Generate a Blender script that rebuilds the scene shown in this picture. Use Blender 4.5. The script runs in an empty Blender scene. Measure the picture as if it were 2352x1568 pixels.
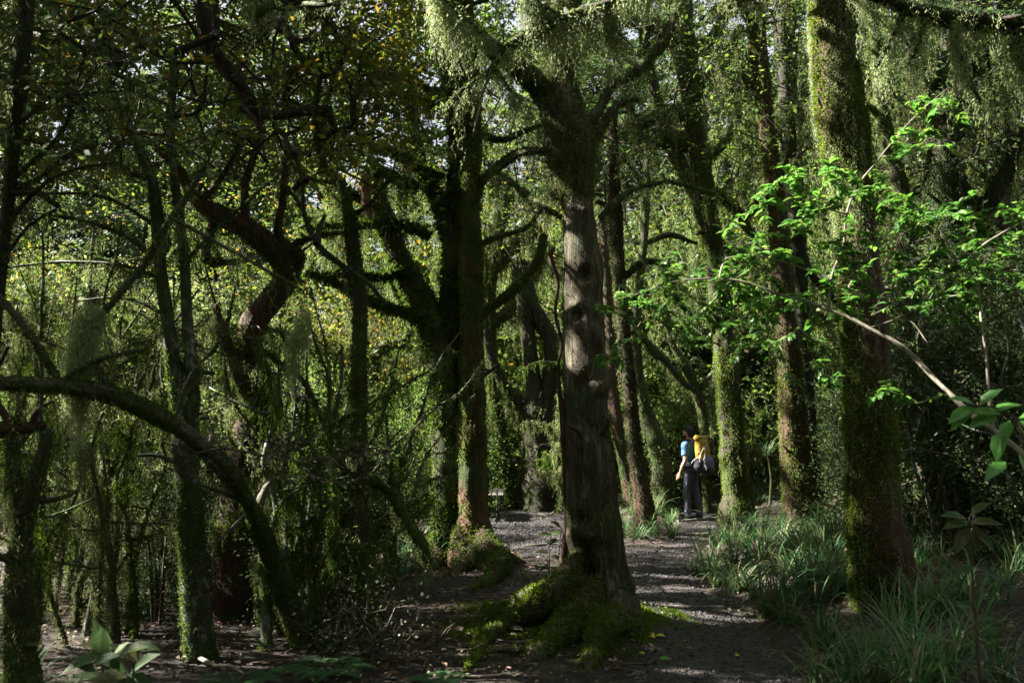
import bpy, math
import numpy as np
from mathutils import Vector

sc = bpy.context.scene
# ------------------------------------------------------------------ camera, world, sun
CAMZ = 1.6
PITCH = math.atan((1004 - 784) / 2287.0)
cam_d = bpy.data.cameras.new('camera')
cam = bpy.data.objects.new('camera', cam_d)
sc.collection.objects.link(cam)
cam.location = (0, 0, CAMZ)
cam.rotation_euler = (math.pi / 2 + PITCH, 0, 0)
cam_d.sensor_width = 36
cam_d.lens = 35
cam_d.clip_end = 1000
cam_d.dof.use_dof = True
cam_d.dof.focus_distance = 13
cam_d.dof.aperture_fstop = 4.0
sc.camera = cam

SUN = np.array([-0.85, 0.16, 0.80]); SUN /= np.linalg.norm(SUN)
w = bpy.data.worlds.new('World'); sc.world = w; w.use_nodes = True
nt = w.node_tree
bg = nt.nodes['Background']
sky = nt.nodes.new('ShaderNodeTexSky'); sky.sky_type = 'NISHITA'; sky.sun_disc = False
sky.sun_elevation = math.asin(SUN[2]); sky.sun_rotation = math.atan2(SUN[0], SUN[1])
sky.air_density = 1.0; sky.dust_density = 4.0
wm = nt.nodes.new('ShaderNodeMix'); wm.data_type = 'RGBA'; wm.inputs[0].default_value = .65; wm.inputs[7].default_value = (4.6, 4.5, 4.9, 1)   # even white mixed in to whiten and brighten the sky
nt.links.new(sky.outputs[0], wm.inputs[6]); nt.links.new(wm.outputs[2], bg.inputs[0]); bg.inputs[1].default_value = 0.028
sun_d = bpy.data.lights.new('sun', 'SUN'); sun_d.energy = 5.0; sun_d.angle = math.radians(0.55); sun_d.color = (1, .94, .82)
sun = bpy.data.objects.new('sun', sun_d); sc.collection.objects.link(sun)
sun.rotation_euler = Vector(SUN).to_track_quat('Z', 'Y').to_euler()
vs = sc.view_settings
vs.view_transform = 'Standard'; vs.look = 'None'; vs.gamma = 1; vs.exposure = 3.15; vs.use_curve_mapping = False
cy = sc.cycles
cy.max_bounces = 6; cy.diffuse_bounces = 4; cy.glossy_bounces = 2; cy.transmission_bounces = 4; cy.transparent_max_bounces = 4
cy.use_denoising = True; cy.caustics_reflective = False; cy.caustics_refractive = False
cy.sample_clamp_indirect = 6

# ------------------------------------------------------------------ helpers
R = np.random.default_rng(7)
F_ = 2287.0
cP, sP = math.cos(PITCH), math.sin(PITCH)
def P(x, y, d):
    """photo position (2352 wide view) at forward distance d -> world"""
    u = (x - 1176) / F_; v = -(y - 784) / F_
    Y = cP - sP * v; Z = sP + cP * v
    k = d / Y
    return np.array([u * k, d, CAMZ + Z * k])
def px(w_, d): return w_ * d / F_
def unit(a): return a / (np.linalg.norm(a, axis=-1, keepdims=True) + 1e-9)

def _h(i):
    i = i.astype(np.int64)
    n = (i[..., 0] * 374761393 + i[..., 1] * 668265263 + i[..., 2] * 2147483647 + 1013) & 0x7fffffff
    n = ((n ^ (n >> 13)) * 1274126177) & 0x7fffffff
    n = n ^ (n >> 16)
    return (n & 0xffff) / 32767.5 - 1
def vnoise(p):
    p = np.asarray(p, float)
    i = np.floor(p); f = p - i; f = f * f * (3 - 2 * f)
    o = 0
    for a in (0, 1):
        for b in (0, 1):
            for c in (0, 1):
                wgt = (f[..., 0] if a else 1 - f[..., 0]) * (f[..., 1] if b else 1 - f[..., 1]) * (f[..., 2] if c else 1 - f[..., 2])
                o = o + wgt * _h(i + np.array([a, b, c]))
    return o
def fbm(p, n=3):
    o = 0; a = 1; s = 0
    for k in range(n):
        o = o + a * vnoise(p * 2 ** k + k * 17.3); s += a; a *= .5
    return o / s

class MB:
    def __init__(s): s.v = []; s.f = []; s.n = 0
    def add(s, v, *faces):
        v = np.asarray(v, float).reshape(-1, 3)
        for f in faces:
            if len(f): s.f.append(np.asarray(f, np.int64) + s.n)
        s.v.append(v); s.n += len(v)
    def build(s, name, mat, parent=None, origin=(0, 0, 0), smooth=False):
        me = bpy.data.meshes.new(name)
        if s.n:
            V = np.concatenate(s.v) - np.asarray(origin, float)
            me.vertices.add(len(V)); me.vertices.foreach_set('co', V.astype(np.float32).ravel())
            L = np.concatenate([f.ravel() for f in s.f]); cnt = np.concatenate([np.full(len(f), f.shape[1]) for f in s.f])
            st = np.concatenate([[0], np.cumsum(cnt)[:-1]])
            me.loops.add(len(L)); me.loops.foreach_set('vertex_index', L.astype(np.int32))
            me.polygons.add(len(cnt)); me.polygons.foreach_set('loop_start', st.astype(np.int32))
            me.polygons.foreach_set('use_smooth', np.full(len(cnt), smooth))
            me.update(calc_edges=True)
        me.materials.append(mat)
        o = bpy.data.objects.new(name, me); sc.collection.objects.link(o)
        if parent: o.parent = parent
        else: o.location = tuple(origin)
        return o
def tag(o, label=None, cat=None, group=None, kind=None):
    if label: o['label'] = label
    if cat: o['category'] = cat
    if group: o['group'] = group
    if kind: o['kind'] = kind
    return o
def thing(name, label, cat, loc, group=None):
    o = bpy.data.objects.new(name, None); sc.collection.objects.link(o)
    o.location = tuple(loc); o.empty_display_size = .2
    return tag(o, label, cat, group)
def dup(root, loc, rz, s, label=None, group=None):
    r = root.copy(); sc.collection.objects.link(r)
    r.location = loc; r.rotation_euler = (0, 0, rz); r.scale = (s, s, s)
    if label: r['label'] = label
    if group: r['group'] = group
    for ch in list(root.children):
        c = ch.copy(); sc.collection.objects.link(c); c.parent = r
    return r

def resample(pts, rad, step):
    pts = np.asarray(pts, float); rad = np.asarray(rad, float)
    p = np.vstack([2 * pts[0] - pts[1], pts, 2 * pts[-1] - pts[-2]])
    C = []; Rr = []
    for i in range(len(pts) - 1):
        a, b, c, d = p[i], p[i + 1], p[i + 2], p[i + 3]
        k = max(1, int(math.ceil(np.linalg.norm(c - b) / step)))
        t = (np.arange(k) / k)[:, None]
        C.append(.5 * (2 * b + (c - a) * t + (2 * a - 5 * b + 4 * c - d) * t ** 2 + (3 * b - a - 3 * c + d) * t ** 3))
        t = t[:, 0]; ts = t * t * (3 - 2 * t)
        Rr.append(rad[i] * (1 - ts) + rad[i + 1] * ts)
    C.append(pts[-1:]); Rr.append(rad[-1:])
    return np.concatenate(C), np.concatenate(Rr)

def tube(mb, pts, rad, sides=8, step=.15, rough=0., flute=0., seed=0, bumps=(), wob=0., cap=True, rfreq=3.):
    """organic tapered tube; returns (rings, centres) for scattering on the surface"""
    C, r = resample(pts, rad, step)
    n = len(C)
    if wob:
        C = C + wob * np.stack([fbm(C * 1.7 + seed + k * 31) for k in range(3)], 1)
    T = unit(np.gradient(C, axis=0))
    N = np.zeros_like(C)
    ref = np.array([1., 0, 0]) if abs(T[0][0]) < .9 else np.array([0, 0, 1.])
    a = np.cross(ref, T[0]); a /= np.linalg.norm(a) + 1e-9
    for i in range(n):
        a = a - T[i] * a.dot(T[i]); a = a / (np.linalg.norm(a) + 1e-9); N[i] = a
    B = np.cross(T, N)
    th = np.arange(sides) * 2 * math.pi / sides
    dirs = np.cos(th)[None, :, None] * N[:, None] + np.sin(th)[None, :, None] * B[:, None]
    rr = np.repeat(r[:, None], sides, 1)
    if flute:
        s = np.concatenate([[0], np.cumsum(np.linalg.norm(np.diff(C, axis=0), axis=1))])
        q = np.stack([np.cos(th)[None] * 2.2 + 0 * s[:, None], np.sin(th)[None] * 2.2 + 0 * s[:, None], s[:, None] * .35 + 0 * th[None]], -1) + seed
        q2 = q * np.array([3, 3, 1.5])
        fl = flute if np.ndim(flute) == 0 else np.interp(np.linspace(0, 1, n), np.linspace(0, 1, len(flute)), flute)[:, None]
        rr = rr * (1 + fl * (vnoise(q) + .45 * vnoise(q2)))
    V = C[:, None] + dirs * rr[..., None]
    if rough:
        V = V + dirs * (rr * rough * fbm(V * rfreq + seed * 1.7, 3))[..., None]
    for (bp, br, ba) in bumps:
        d2 = np.linalg.norm(V - np.asarray(bp), axis=-1) / br
        V = V + dirs * (ba * np.exp(-d2 ** 2))[..., None]
    i = np.arange(n - 1)[:, None] * sides; j = np.arange(sides)[None]; j2 = (j + 1) % sides
    f = np.stack([i + j, i + j2, i + sides + j2, i + sides + j], -1).reshape(-1, 4)
    W = V.reshape(-1, 3)
    tri = np.zeros((0, 3), int)
    if cap:
        W = np.vstack([W, C[-1:] + T[-1] * r[-1] * .4])
        k = (n - 1) * sides
        tri = np.stack([k + np.arange(sides), k + (np.arange(sides) + 1) % sides, np.full(sides, n * sides)], 1)
    mb.add(W, f, tri)
    return V, C
def scatter(V, C, n, rng, bias=None):
    """n points on the tube surface with outward normals; bias(P,N)->probability"""
    ri = rng.uniform(0, len(C) - 1.001, n)
    if len(C) > 2:   # even by area
        rad = np.linalg.norm(V - C[:, None], axis=-1).mean(1)
        seg = np.linalg.norm(np.diff(C, axis=0), axis=1) * (rad[1:] + rad[:-1])
        cdf = np.concatenate([[0], np.cumsum(seg)]); cdf /= cdf[-1]
        ri = np.interp(rng.uniform(0, 1, n), cdf, np.arange(len(C))); ri = np.minimum(ri, len(C) - 1.001)
    i = ri.astype(int); t = (ri - i)[:, None]
    S = V.shape[1]; th = rng.uniform(0, S, n); j = th.astype(int) % S; u = (th - np.floor(th))[:, None]
    a = V[i, j] * (1 - u) + V[i, (j + 1) % S] * u
    b = V[i + 1, j] * (1 - u) + V[i + 1, (j + 1) % S] * u
    p = a * (1 - t) + b * t
    nn = unit(p - (C[i] * (1 - t) + C[i + 1] * t))
    if bias is not None:
        k = rng.uniform(0, 1, n) < bias(p, nn); p, nn = p[k], nn[k]
    return p, nn

# openings in the canopy: sun shafts that reach these places
SHAFTS = []
def shaft(x, y, d, r): SHAFTS.append((P(x, y, d), r))
for a in [(1480, 1352, 10.6, .26), (1570, 1352, 10.6, .3), (1520, 1390, 9.5, .2), (1620, 1352, 10.6, .2),  (1660, 1010, 17.4, .5), (1650, 800, 17.4, .5), (1680, 1130, 17.4, .35),
          (1900, 100, 8.6, .3), (1905, 300, 8.6, .3), (1890, 200, 8.6, .25), (1985, 1400, 8.5, .2), (1950, 1250, 8.6, .12), (1150, 1440, 8.0, .2), (1270, 1370, 8.2, .16),
          (1350, 1440, 7.9, .1), (1150, 170, 6, .35), (1300, 60, 6, .35), (1020, 280, 6, .25), (1070, 700, 12.4, .2), (1062, 650, 12.4, .15), (1300, 540, 8.3, .15),
          (1850, 420, 5.6, .5), (2050, 420, 5.6, .6), (2250, 560, 5.4, .5), (2000, 600, 5.6, .35), (2190, 330, 5.6, .3), (2330, 975, 3.7, .14), (2100, 100, 7, .4), (2000, 150, 7, .3),
          (1800, 990, 15.2, .2), (1700, 1290, 12, .5), (1850, 1340, 10, .4), (1640, 1230, 14, .3), (1780, 1360, 10, .3), (450, 1480, 7.1, .2), (430, 1280, 7.1, .12),
          (1010, 1540, 6.8, .25), (960, 1400, 8.4, .2), (280, 1330, 10, .4), (160, 880, 6, .22), (840, 1200, 7.7, .25), (760, 1150, 9, .3), (400, 800, 7.2, .25), (230, 920, 6, .2),
          (1000, 1250, 13, .4), (720, 1230, 10, .3), (1700, 240, 15, .3), (1480, 1200, 15, .3), (1010, 900, 12.3, .25), (845, 420, 12.5, .3), (1150, 520, 17, .6),
          (700, 600, 9.5, .4), (1560, 1520, 7, .15), (590, 560, 8.8, .2), (1700, 1210, 18, .3), (1940, 480, 8.6, .2), (940, 1330, 9.5, .25)]:
    shaft(*a)
for path_, d_, n_, r0_, r1_ in [([(1640, 600), (1665, 850), (1690, 1180)], 17.3, 9, .15, .35), ([(1790, 650), (1805, 850), (1825, 1180)], 15, 5, .1, .25), ([(1870, 20), (1890, 300), (1930, 520)], 8.5, 9, .15, .3), ([(1060, 420), (1066, 700), (1062, 980)], 12.4, 7, .08, .2),
        ([(1015, 830), (1002, 1050), (1002, 1270)], 12.4, 9, .12, .26), ([(1292, 430), (1300, 620), (1290, 820)], 8.2, 6, .06, .16), ([(420, 1130), (432, 1300), (450, 1500)], 7.1, 7, .06, .14), ([(815, 900), (820, 1150), (840, 1400)], 7.6, 7, .06, .16),
        ([(1440, 850), (1455, 1000), (1470, 1150)], 16.4, 5, .1, .25), ([(1120, 450), (1130, 620), (1180, 700)], 22.2, 7, .2, .4), ([(480, 500), (600, 560), (640, 640)], 8.9, 7, .1, .22), ([(700, 620), (850, 680), (960, 730)], 12.4, 6, .12, .25), ([(835, 400), (905, 570), (985, 760)], 12.4, 9, .12, .26),
        ([(200, 900), (350, 950), (560, 1130)], 6.2, 5, .05, .12), ([(1950, 1100), (1960, 1280), (1985, 1420)], 8.4, 6, .06, .16), ([(2150, 200), (2170, 400), (2190, 560)], 12.4, 5, .1, .25), ([(60, 1000), (60, 1200), (60, 1400)], 5.1, 4, .05, .1), ([(1150, 1400), (1240, 1400), (1340, 1440)], 7.9, 5, .08, .16), ([(1060, 1300), (1120, 1310), (1180, 1290)], 12.2, 4, .1, .2)]:
    q_ = np.random.default_rng(int(d_ * 100) + n_)
    for t_ in np.linspace(0, 1, n_) + q_.normal(size=n_) * .04: shaft(np.interp(t_ * 2, [0, 1, 2], [a[0] for a in path_]), np.interp(t_ * 2, [0, 1, 2], [a[1] for a in path_]), d_, q_.uniform(r0_, r1_))
r_ = np.random.default_rng(91)
for _ in range(60):
    y_ = r_.uniform(600, 1500); d_ = r_.uniform(8, 19); shaft(r_.uniform(0, 2352), y_, d_ if y_ < 1150 else min(d_, CAMZ * F_ / (y_ - 1004)), r_.uniform(.08, .3))
SKYL = [(3.3, 18.7, 1.6), (.5, 6.3, 1.2), (3.4, 11.5, 1.1), (2.9, 6.9, .8), (-2.3, 7.6, .8), (-.6, 14., .8)]
CARVE = True
def keep(p, rng, tmin=1.0):
    if not CARVE: return np.ones(len(p), bool)
    k = np.ones(len(p), bool)
    for cx_, cy_, cr_ in SKYL: k &= ~((np.hypot(p[:, 0] - cx_, p[:, 1] - cy_) < cr_ + .12 * (p[:, 2] - 3)) & (p[:, 2] > 3))   # leaves cut away to let sky light down on chosen spots
    for T, r in SHAFTS:
        v = p - T; t = v @ SUN
        d = np.linalg.norm(v - t[:, None] * SUN, axis=1)
        k &= ~((t > tmin) & (d < r))
    return k

# --- small foliage primitives (all vectorised)
def perp(D, rng):
    s = np.cross(D, rng.normal(size=D.shape)); return unit(s)
def rhombi(mb, p, D, L, W, rng, side=None):
    """one leaflet each: 4-point blade from p along D"""
    n = len(p)
    if n == 0: return
    s = perp(D, rng) if side is None else side
    L = np.broadcast_to(L, (n,))[:, None]; W = np.broadcast_to(W, (n,))[:, None]
    m = p + D * L * .45
    V = np.stack([p, m + s * W * .5, p + D * L, m - s * W * .5], 1).reshape(-1, 3)
    mb.add(V, np.arange(4 * n).reshape(n, 4))
def leaves(mb, p, D, Nn, L, W, rng, droop=.2, fold=.18):
    """ovate folded leaves with a midrib"""
    n = len(p)
    if n == 0: return
    D = unit(D); s = unit(np.cross(D, Nn)); up = np.cross(s, D)
    L = np.broadcast_to(L, (n,))[:, None]; W = np.broadcast_to(W, (n,))[:, None]
    def c(t, z): return p + D * L * t + up * (-droop * L * t * t + z)
    c1, c2, tip = c(.33, 0), c(.7, 0), c(1, 0)
    V = [p, c1, c2, tip]
    for sg in (1, -1):
        V += [c(.28, 0) + s * sg * W * .5 + up * fold * W, c(.64, 0) + s * sg * W * .42 + up * fold * W]
    V = np.stack(V, 1).reshape(-1, 3); b = np.arange(n)[:, None] * 8
    mb.add(V, b + np.array([0, 4, 1]), b + np.array([1, 4, 5, 2]), b + np.array([2, 5, 3]), b + np.array([0, 1, 6]), b + np.array([1, 2, 7, 6]), b + np.array([2, 3, 7]))
def tufts(mb, p, nn, L, W, rng, droop=.5):
    """moss: short leafy sprigs standing off the surface"""
    k = len(p)
    if not k: return
    D = unit(nn * .9 + rng.normal(size=(k, 3)) * .55 + np.array([0, 0, -droop]))
    rhombi(mb, p - nn * .008, D, L * rng.uniform(.5, 1.5, k), W * rng.uniform(.6, 1.4, k), rng)
def strands(mb, p, L, rng, leaf=.035, wid=.011, sp=.018, sway=.05):
    """hanging moss: chains of leaflets"""
    if len(p) == 0: return
    if p[0][1] > -50 and len(SHAFTS):
        L = np.broadcast_to(L, (len(p),)); k_ = keep(p, rng, 1.3); p = p[k_]; L = L[k_]
    n = len(p)
    if not n: return
    leaf, wid, sp = leaf * .85, wid * .62, sp * .62
    L = np.broadcast_to(L, (n,)); m = np.maximum(3, (L / sp).astype(int))
    idx = np.repeat(np.arange(n), m); st = np.concatenate([[0], np.cumsum(m)[:-1]])
    k = np.arange(len(idx)) - st[idx]; t = k / m[idx]
    a = rng.normal(size=(n, 2)) * sway; ph = rng.uniform(0, 6.28, (n, 2))
    off = np.stack([a[idx, 0] * t * L[idx] + .012 * np.sin(k * .5 + ph[idx, 0]), a[idx, 1] * t * L[idx] + .012 * np.sin(k * .41 + ph[idx, 1]), -t * L[idx]], 1)
    q = p[idx] + off + rng.normal(size=(len(idx), 3)) * np.array([.006, .006, .003]) * (1.5 - t)[:, None]
    spread = (.62 * (1 - .75 * t) + .05)[:, None]
    D = unit(rng.normal(size=(len(idx), 3)) * spread + np.array([0, 0, -1.]))
    tp = (1.15 - .6 * t)
    rhombi(mb, q, D, leaf * tp * rng.uniform(.6, 1.4, len(idx)), wid * tp * rng.uniform(.7, 1.3, len(idx)), rng)
def beard(mb, V, C, n, rng, L=.3, clump=5, **kw):
    """curtains of hanging moss from a limb"""
    p, nn = scatter(V, C, n * 4, rng)
    k = nn[:, 2] < .3; p = p[k][:n]
    m = vnoise(p * 2.3 + 5); ln = L * np.clip(.4 + .7 * m + rng.exponential(.28, size=len(p)), .1, 2.4)
    q = np.repeat(p, clump, 0) + rng.normal(size=(len(p) * clump, 3)) * np.array([.022, .022, .01]) * max(1, kw.get('wid', .011) / .011) ** .5
    strands(mb, q, np.repeat(ln, clump) * rng.uniform(.3, 1.1, len(q)), rng, **kw)

def grow(starts, targets, rng, step=.3, jit=.05):
    """branches that reach each target from the nearest wood already there"""
    nodes = [np.asarray(s, float) for s in starts]; par = [-1] * len(nodes); paths = []
    S = np.array(nodes)
    order = np.argsort([np.min(np.linalg.norm(S - t, axis=1)) for t in targets])
    A = np.array(nodes)
    for o in order:
        t = targets[o]
        dd = A - t; dist = np.linalg.norm(dd * np.array([1, 1, 1.25]), axis=1)
        i = int(np.argmin(dist)); a = A[i]
        k = max(1, int(np.linalg.norm(t - a) / step)); path = [i]; new = []
        sag = rng.normal(size=3) * jit * 2
        for j in range(1, k + 1):
            u = j / k
            q = a + (t - a) * u + sag * math.sin(math.pi * u) + (rng.normal(size=3) * jit if j < k else 0)
            par.append(path[-1]); path.append(len(par) - 1); new.append(q)
        A = np.vstack([A, new]); paths.append((path, o))
    cnt = np.zeros(len(par))
    for path, _ in paths: cnt[path[-1]] += 1
    for i in range(len(par) - 1, -1, -1):
        if par[i] >= 0: cnt[par[i]] += cnt[i]
    return A, np.array(par), paths, cnt
def branches(A, par, paths, cnt, r0, mat, root, base, rmax=.1):
    """one mesh for each branch that leaves the stem"""
    top = np.arange(len(par))
    for i in range(len(par)):
        if par[i] >= 0: top[i] = top[par[i]]
    g = {}
    for q in paths: g.setdefault(int(top[q[0][0]]), []).append(q)
    for q in g.values():
        b = MB(); wood(b, A, q, cnt, r0, rmax=rmax); b.build('branch', mat, root, base, smooth=True)
def wood(mb, A, paths, cnt, r0=.004, e=.42, sides=5, rmax=.1):
    for path, _ in paths:
        pts = A[path]
        rr = np.minimum(r0 * np.maximum(cnt[path], 1) ** e, rmax); rr[0] = min(rr[0], rr[1] * 1.1)
        tube(mb, pts, rr, sides=sides, step=.4, cap=False)
def sprays(mb, A, paths, n, rng, spread, L, W, kind='rhomb', flat=.5, carve=True):
    """n leaves in a loose spray round the end of each twig"""
    ends = np.array([A[p[-1]] for p, _ in paths]); dr = unit(np.array([A[p[-1]] - A[p[-2]] for p, _ in paths]))
    q = np.repeat(ends, n, 0); d = np.repeat(dr, n, 0)
    side = unit(np.cross(d, np.array([0, 0, 1.])) + 1e-6)
    off = d * rng.uniform(-1.2, .8, (len(q), 1)) + side * rng.normal(size=(len(q), 1)) * .6 + rng.normal(size=q.shape) * np.array([.35, .35, .35 * (1 - flat)])
    q = q + off * spread
    if carve:
        k = keep(q, rng); q, d, off = q[k], d[k], off[k]
    D = unit(off * .9 + d * .5 + rng.normal(size=q.shape) * .35 + np.array([0, 0, -.15]))
    Nn = unit(np.array([0, 0, 1.]) * flat * 2 + rng.normal(size=q.shape) * .6)
    s = unit(np.cross(D, Nn)); l = L * rng.uniform(.4, 1.5, len(q))
    if kind == 'rhomb': rhombi(mb, q, D, l, l * W / L, rng, side=s)
    else: leaves(mb, q, D, Nn, l, l * W / L, rng)

# ------------------------------------------------------------------ materials
def newmat(name):
    m = bpy.data.materials.new(name); m.use_nodes = True; n = m.node_tree
    n.nodes.clear(); out = n.nodes.new('ShaderNodeOutputMaterial'); return m, n, out
def ramp(n, fac, cols, interp='LINEAR'):
    r = n.nodes.new('ShaderNodeValToRGB'); r.color_ramp.interpolation = interp
    el = r.color_ramp.elements
    while len(el) < len(cols): el.new(.5)
    for i, (p_, c) in enumerate(cols): el[i].position = p_; el[i].color = (*c, 1)
    n.links.new(fac, r.inputs[0]); return r.outputs[0]
def noise(n, vec, scale, detail=4, rough=.6, dist=0):
    t = n.nodes.new('ShaderNodeTexNoise'); t.inputs['Scale'].default_value = scale; t.inputs['Detail'].default_value = detail
    t.inputs['Roughness'].default_value = rough; t.inputs['Distortion'].default_value = dist
    if vec is not None: n.links.new(vec, t.inputs['Vector'])
    return t.outputs['Fac']
def objvec(n, scale=(1, 1, 1)):
    g = n.nodes.new('ShaderNodeNewGeometry')
    m = n.nodes.new('ShaderNodeMapping'); m.inputs['Scale'].default_value = scale
    n.links.new(g.outputs['Position'], m.inputs[0]); return m.outputs[0]
def mixc(n, fac, a, b):
    m = n.nodes.new('ShaderNodeMix'); m.data_type = 'RGBA'
    if hasattr(fac, 'is_linked'): n.links.new(fac, m.inputs[0])
    else: m.inputs[0].default_value = fac
    for k, v in ((6, a), (7, b)):
        if hasattr(v, 'is_linked'): n.links.new(v, m.inputs[k])
        else: m.inputs[k].default_value = (*v, 1)
    return m.outputs[2]
def mrange(n, v, a, b, c=0, d=1):
    m = n.nodes.new('ShaderNodeMapRange'); n.links.new(v, m.inputs[0])
    for i, k in enumerate((a, b, c, d)): m.inputs[i + 1].default_value = k
    return m.outputs[0]
def leafmat(name, cols, trans=.45, rough=.5, spec=.3, tint=1.5, nscale=.8):
    m, n, out = newmat(name)
    g = n.nodes.new('ShaderNodeNewGeometry')
    c = ramp(n, g.outputs['Random Per Island'], [(i / max(1, len(cols) - 1), x) for i, x in enumerate(cols)])
    nz = noise(n, objvec(n), nscale, 3)
    h = n.nodes.new('ShaderNodeHueSaturation'); n.links.new(c, h.inputs['Color']); n.links.new(mrange(n, nz, .3, .7, .6, 1.4), h.inputs['Value'])
    c = h.outputs[0]
    b = n.nodes.new('ShaderNodeBsdfPrincipled'); n.links.new(c, b.inputs['Base Color']); b.inputs['Roughness'].default_value = rough
    b.inputs['Specular IOR Level'].default_value = spec
    t = n.nodes.new('ShaderNodeBsdfTranslucent')
    h2 = n.nodes.new('ShaderNodeHueSaturation'); h2.inputs['Value'].default_value = tint; h2.inputs['Hue'].default_value = .485; h2.inputs['Saturation'].default_value = 1.08
    n.links.new(c, h2.inputs['Color']); n.links.new(h2.outputs[0], t.inputs[0])
    mx = n.nodes.new('ShaderNodeMixShader'); mx.inputs[0].default_value = trans
    n.links.new(b.outputs[0], mx.inputs[1]); n.links.new(t.outputs[0], mx.inputs[2]); n.links.new(mx.outputs[0], out.inputs[0])
    return m
def barkmat(name, dark, mid, light=None, moss=None, mossamt=.5, bump=.02, stretch=(9, 9, 1.6), patch=None, pstretch=(3, 3, 2)):
    m, n, out = newmat(name)
    v = objvec(n, stretch)
    nz = noise(n, v, 3.0, 8, .7, .4)
    cols = [(.3, dark), (.55, mid)] + ([(.72, light)] if light else [])
    c = ramp(n, nz, cols)
    if patch:
        pz = noise(n, objvec(n, pstretch), 2.0, 7, .7, 1.)
        c = mixc(n, mrange(n, pz, .52, .62), c, patch)
    v2 = objvec(n); fine = noise(n, v2, 60, 4, .7)
    if moss:
        big = noise(n, v2, 2.4, 6, .65)
        mk = mrange(n, big, .5 - (mossamt - .5) * .5, .6 - (mossamt - .5) * .5)
        mc = ramp(n, noise(n, v2, 14, 5, .7), [(.3, tuple(x * .5 for x in moss)), (.7, moss)])
        c = mixc(n, mk, c, mc)
    b = n.nodes.new('ShaderNodeBsdfPrincipled'); n.links.new(c, b.inputs['Base Color']); b.inputs['Roughness'].default_value = .75
    b.inputs['Specular IOR Level'].default_value = .3
    bm = n.nodes.new('ShaderNodeBump'); bm.inputs['Strength'].default_value = 1; bm.inputs['Distance'].default_value = bump
    ad = n.nodes.new('ShaderNodeMath'); ad.operation = 'MULTIPLY_ADD'; n.links.new(fine, ad.inputs[0]); ad.inputs[1].default_value = .4; n.links.new(nz, ad.inputs[2])
    n.links.new(ad.outputs[0], bm.inputs['Height']); n.links.new(bm.outputs[0], b.inputs['Normal']); n.links.new(b.outputs[0], out.inputs[0])
    return m
def plain(name, col, rough=.7, var=.3, scale=8, bump=.0, bscale=30, spec=.4, metal=0):
    m, n, out = newmat(name)
    v = objvec(n); nz = noise(n, v, scale, 4)
    c = ramp(n, nz, [(.3, tuple(x * (1 - var) for x in col)), (.7, tuple(min(1, x * (1 + var)) for x in col))])
    b = n.nodes.new('ShaderNodeBsdfPrincipled'); n.links.new(c, b.inputs['Base Color']); b.inputs['Roughness'].default_value = rough
    b.inputs['Specular IOR Level'].default_value = spec; b.inputs['Metallic'].default_value = metal
    if bump:
        bm = n.nodes.new('ShaderNodeBump'); bm.inputs['Distance'].default_value = bump
        n.links.new(noise(n, v, bscale, 4), bm.inputs['Height']); n.links.new(bm.outputs[0], b.inputs['Normal'])
    n.links.new(b.outputs[0], out.inputs[0]); return m

M = {}
M['moss'] = leafmat('green_moss', [(.022, .045, .008), (.045, .085, .012), (.08, .14, .02), (.04, .075, .012)], trans=.35, rough=.8, spec=.15, nscale=3)
M['mossy'] = leafmat('yellow_moss', [(.035, .065, .009), (.08, .13, .016), (.13, .19, .025)], trans=.35, rough=.8, spec=.15, nscale=3)
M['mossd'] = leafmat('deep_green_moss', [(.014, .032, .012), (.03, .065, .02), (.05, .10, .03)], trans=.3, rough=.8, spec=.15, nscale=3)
M['beard'] = leafmat('hanging_moss', [(.055, .068, .028), (.095, .12, .045), (.15, .175, .08), (.075, .095, .035)], trans=.45, rough=.8, spec=.15, tint=1.35, nscale=1.2)
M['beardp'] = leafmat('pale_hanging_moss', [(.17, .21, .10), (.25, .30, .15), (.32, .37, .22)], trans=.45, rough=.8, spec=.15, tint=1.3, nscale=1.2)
M['leafy'] = leafmat('yellow_green_leaf', [(.035, .06, .012), (.055, .085, .015), (.08, .11, .018), (.12, .12, .02), (.16, .11, .025), (.04, .07, .015), (.06, .09, .016)], trans=.5, rough=.55, spec=.25, tint=1.7)
M['leafl'] = leafmat('leaf_paled_for_sun', [(.035, .065, .02), (.06, .10, .03), (.10, .135, .05), (.15, .16, .07), (.05, .085, .028)], trans=.5, rough=.55, spec=.25, tint=1.6)  # leaf colour lightened to stand in for sunlight in the background
M['beardf'] = leafmat('pale_grey_green_moss', [(.08, .115, .04), (.13, .175, .065), (.19, .23, .10)], trans=.45, rough=.8, spec=.1, tint=1.3, nscale=1.2)  # hanging moss paled in colour to brighten the far trees
M['leafg'] = leafmat('green_leaf', [(.04, .08, .02), (.06, .11, .025), (.09, .14, .03), (.05, .09, .025)], trans=.45, rough=.55, spec=.25, tint=1.7)
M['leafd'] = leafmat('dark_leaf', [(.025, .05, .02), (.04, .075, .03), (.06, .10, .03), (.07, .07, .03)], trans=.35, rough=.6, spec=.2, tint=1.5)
M['leafb'] = leafmat('bright_green_leaf', [(.03, .10, .02), (.05, .15, .028), (.08, .19, .035), (.045, .13, .03), (.12, .19, .045), (.06, .16, .025)], trans=.45, rough=.38, tint=1.5)
M['leaff'] = leafmat('fresh_broad_leaf', [(.08, .22, .05), (.10, .26, .05)], trans=.4, rough=.35, tint=1.4)
M['leafp'] = leafmat('purple_grey_leaf', [(.10, .07, .07), (.14, .11, .10), (.06, .09, .04), (.05, .07, .03)], trans=.3, rough=.4, tint=1.4)
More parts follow.
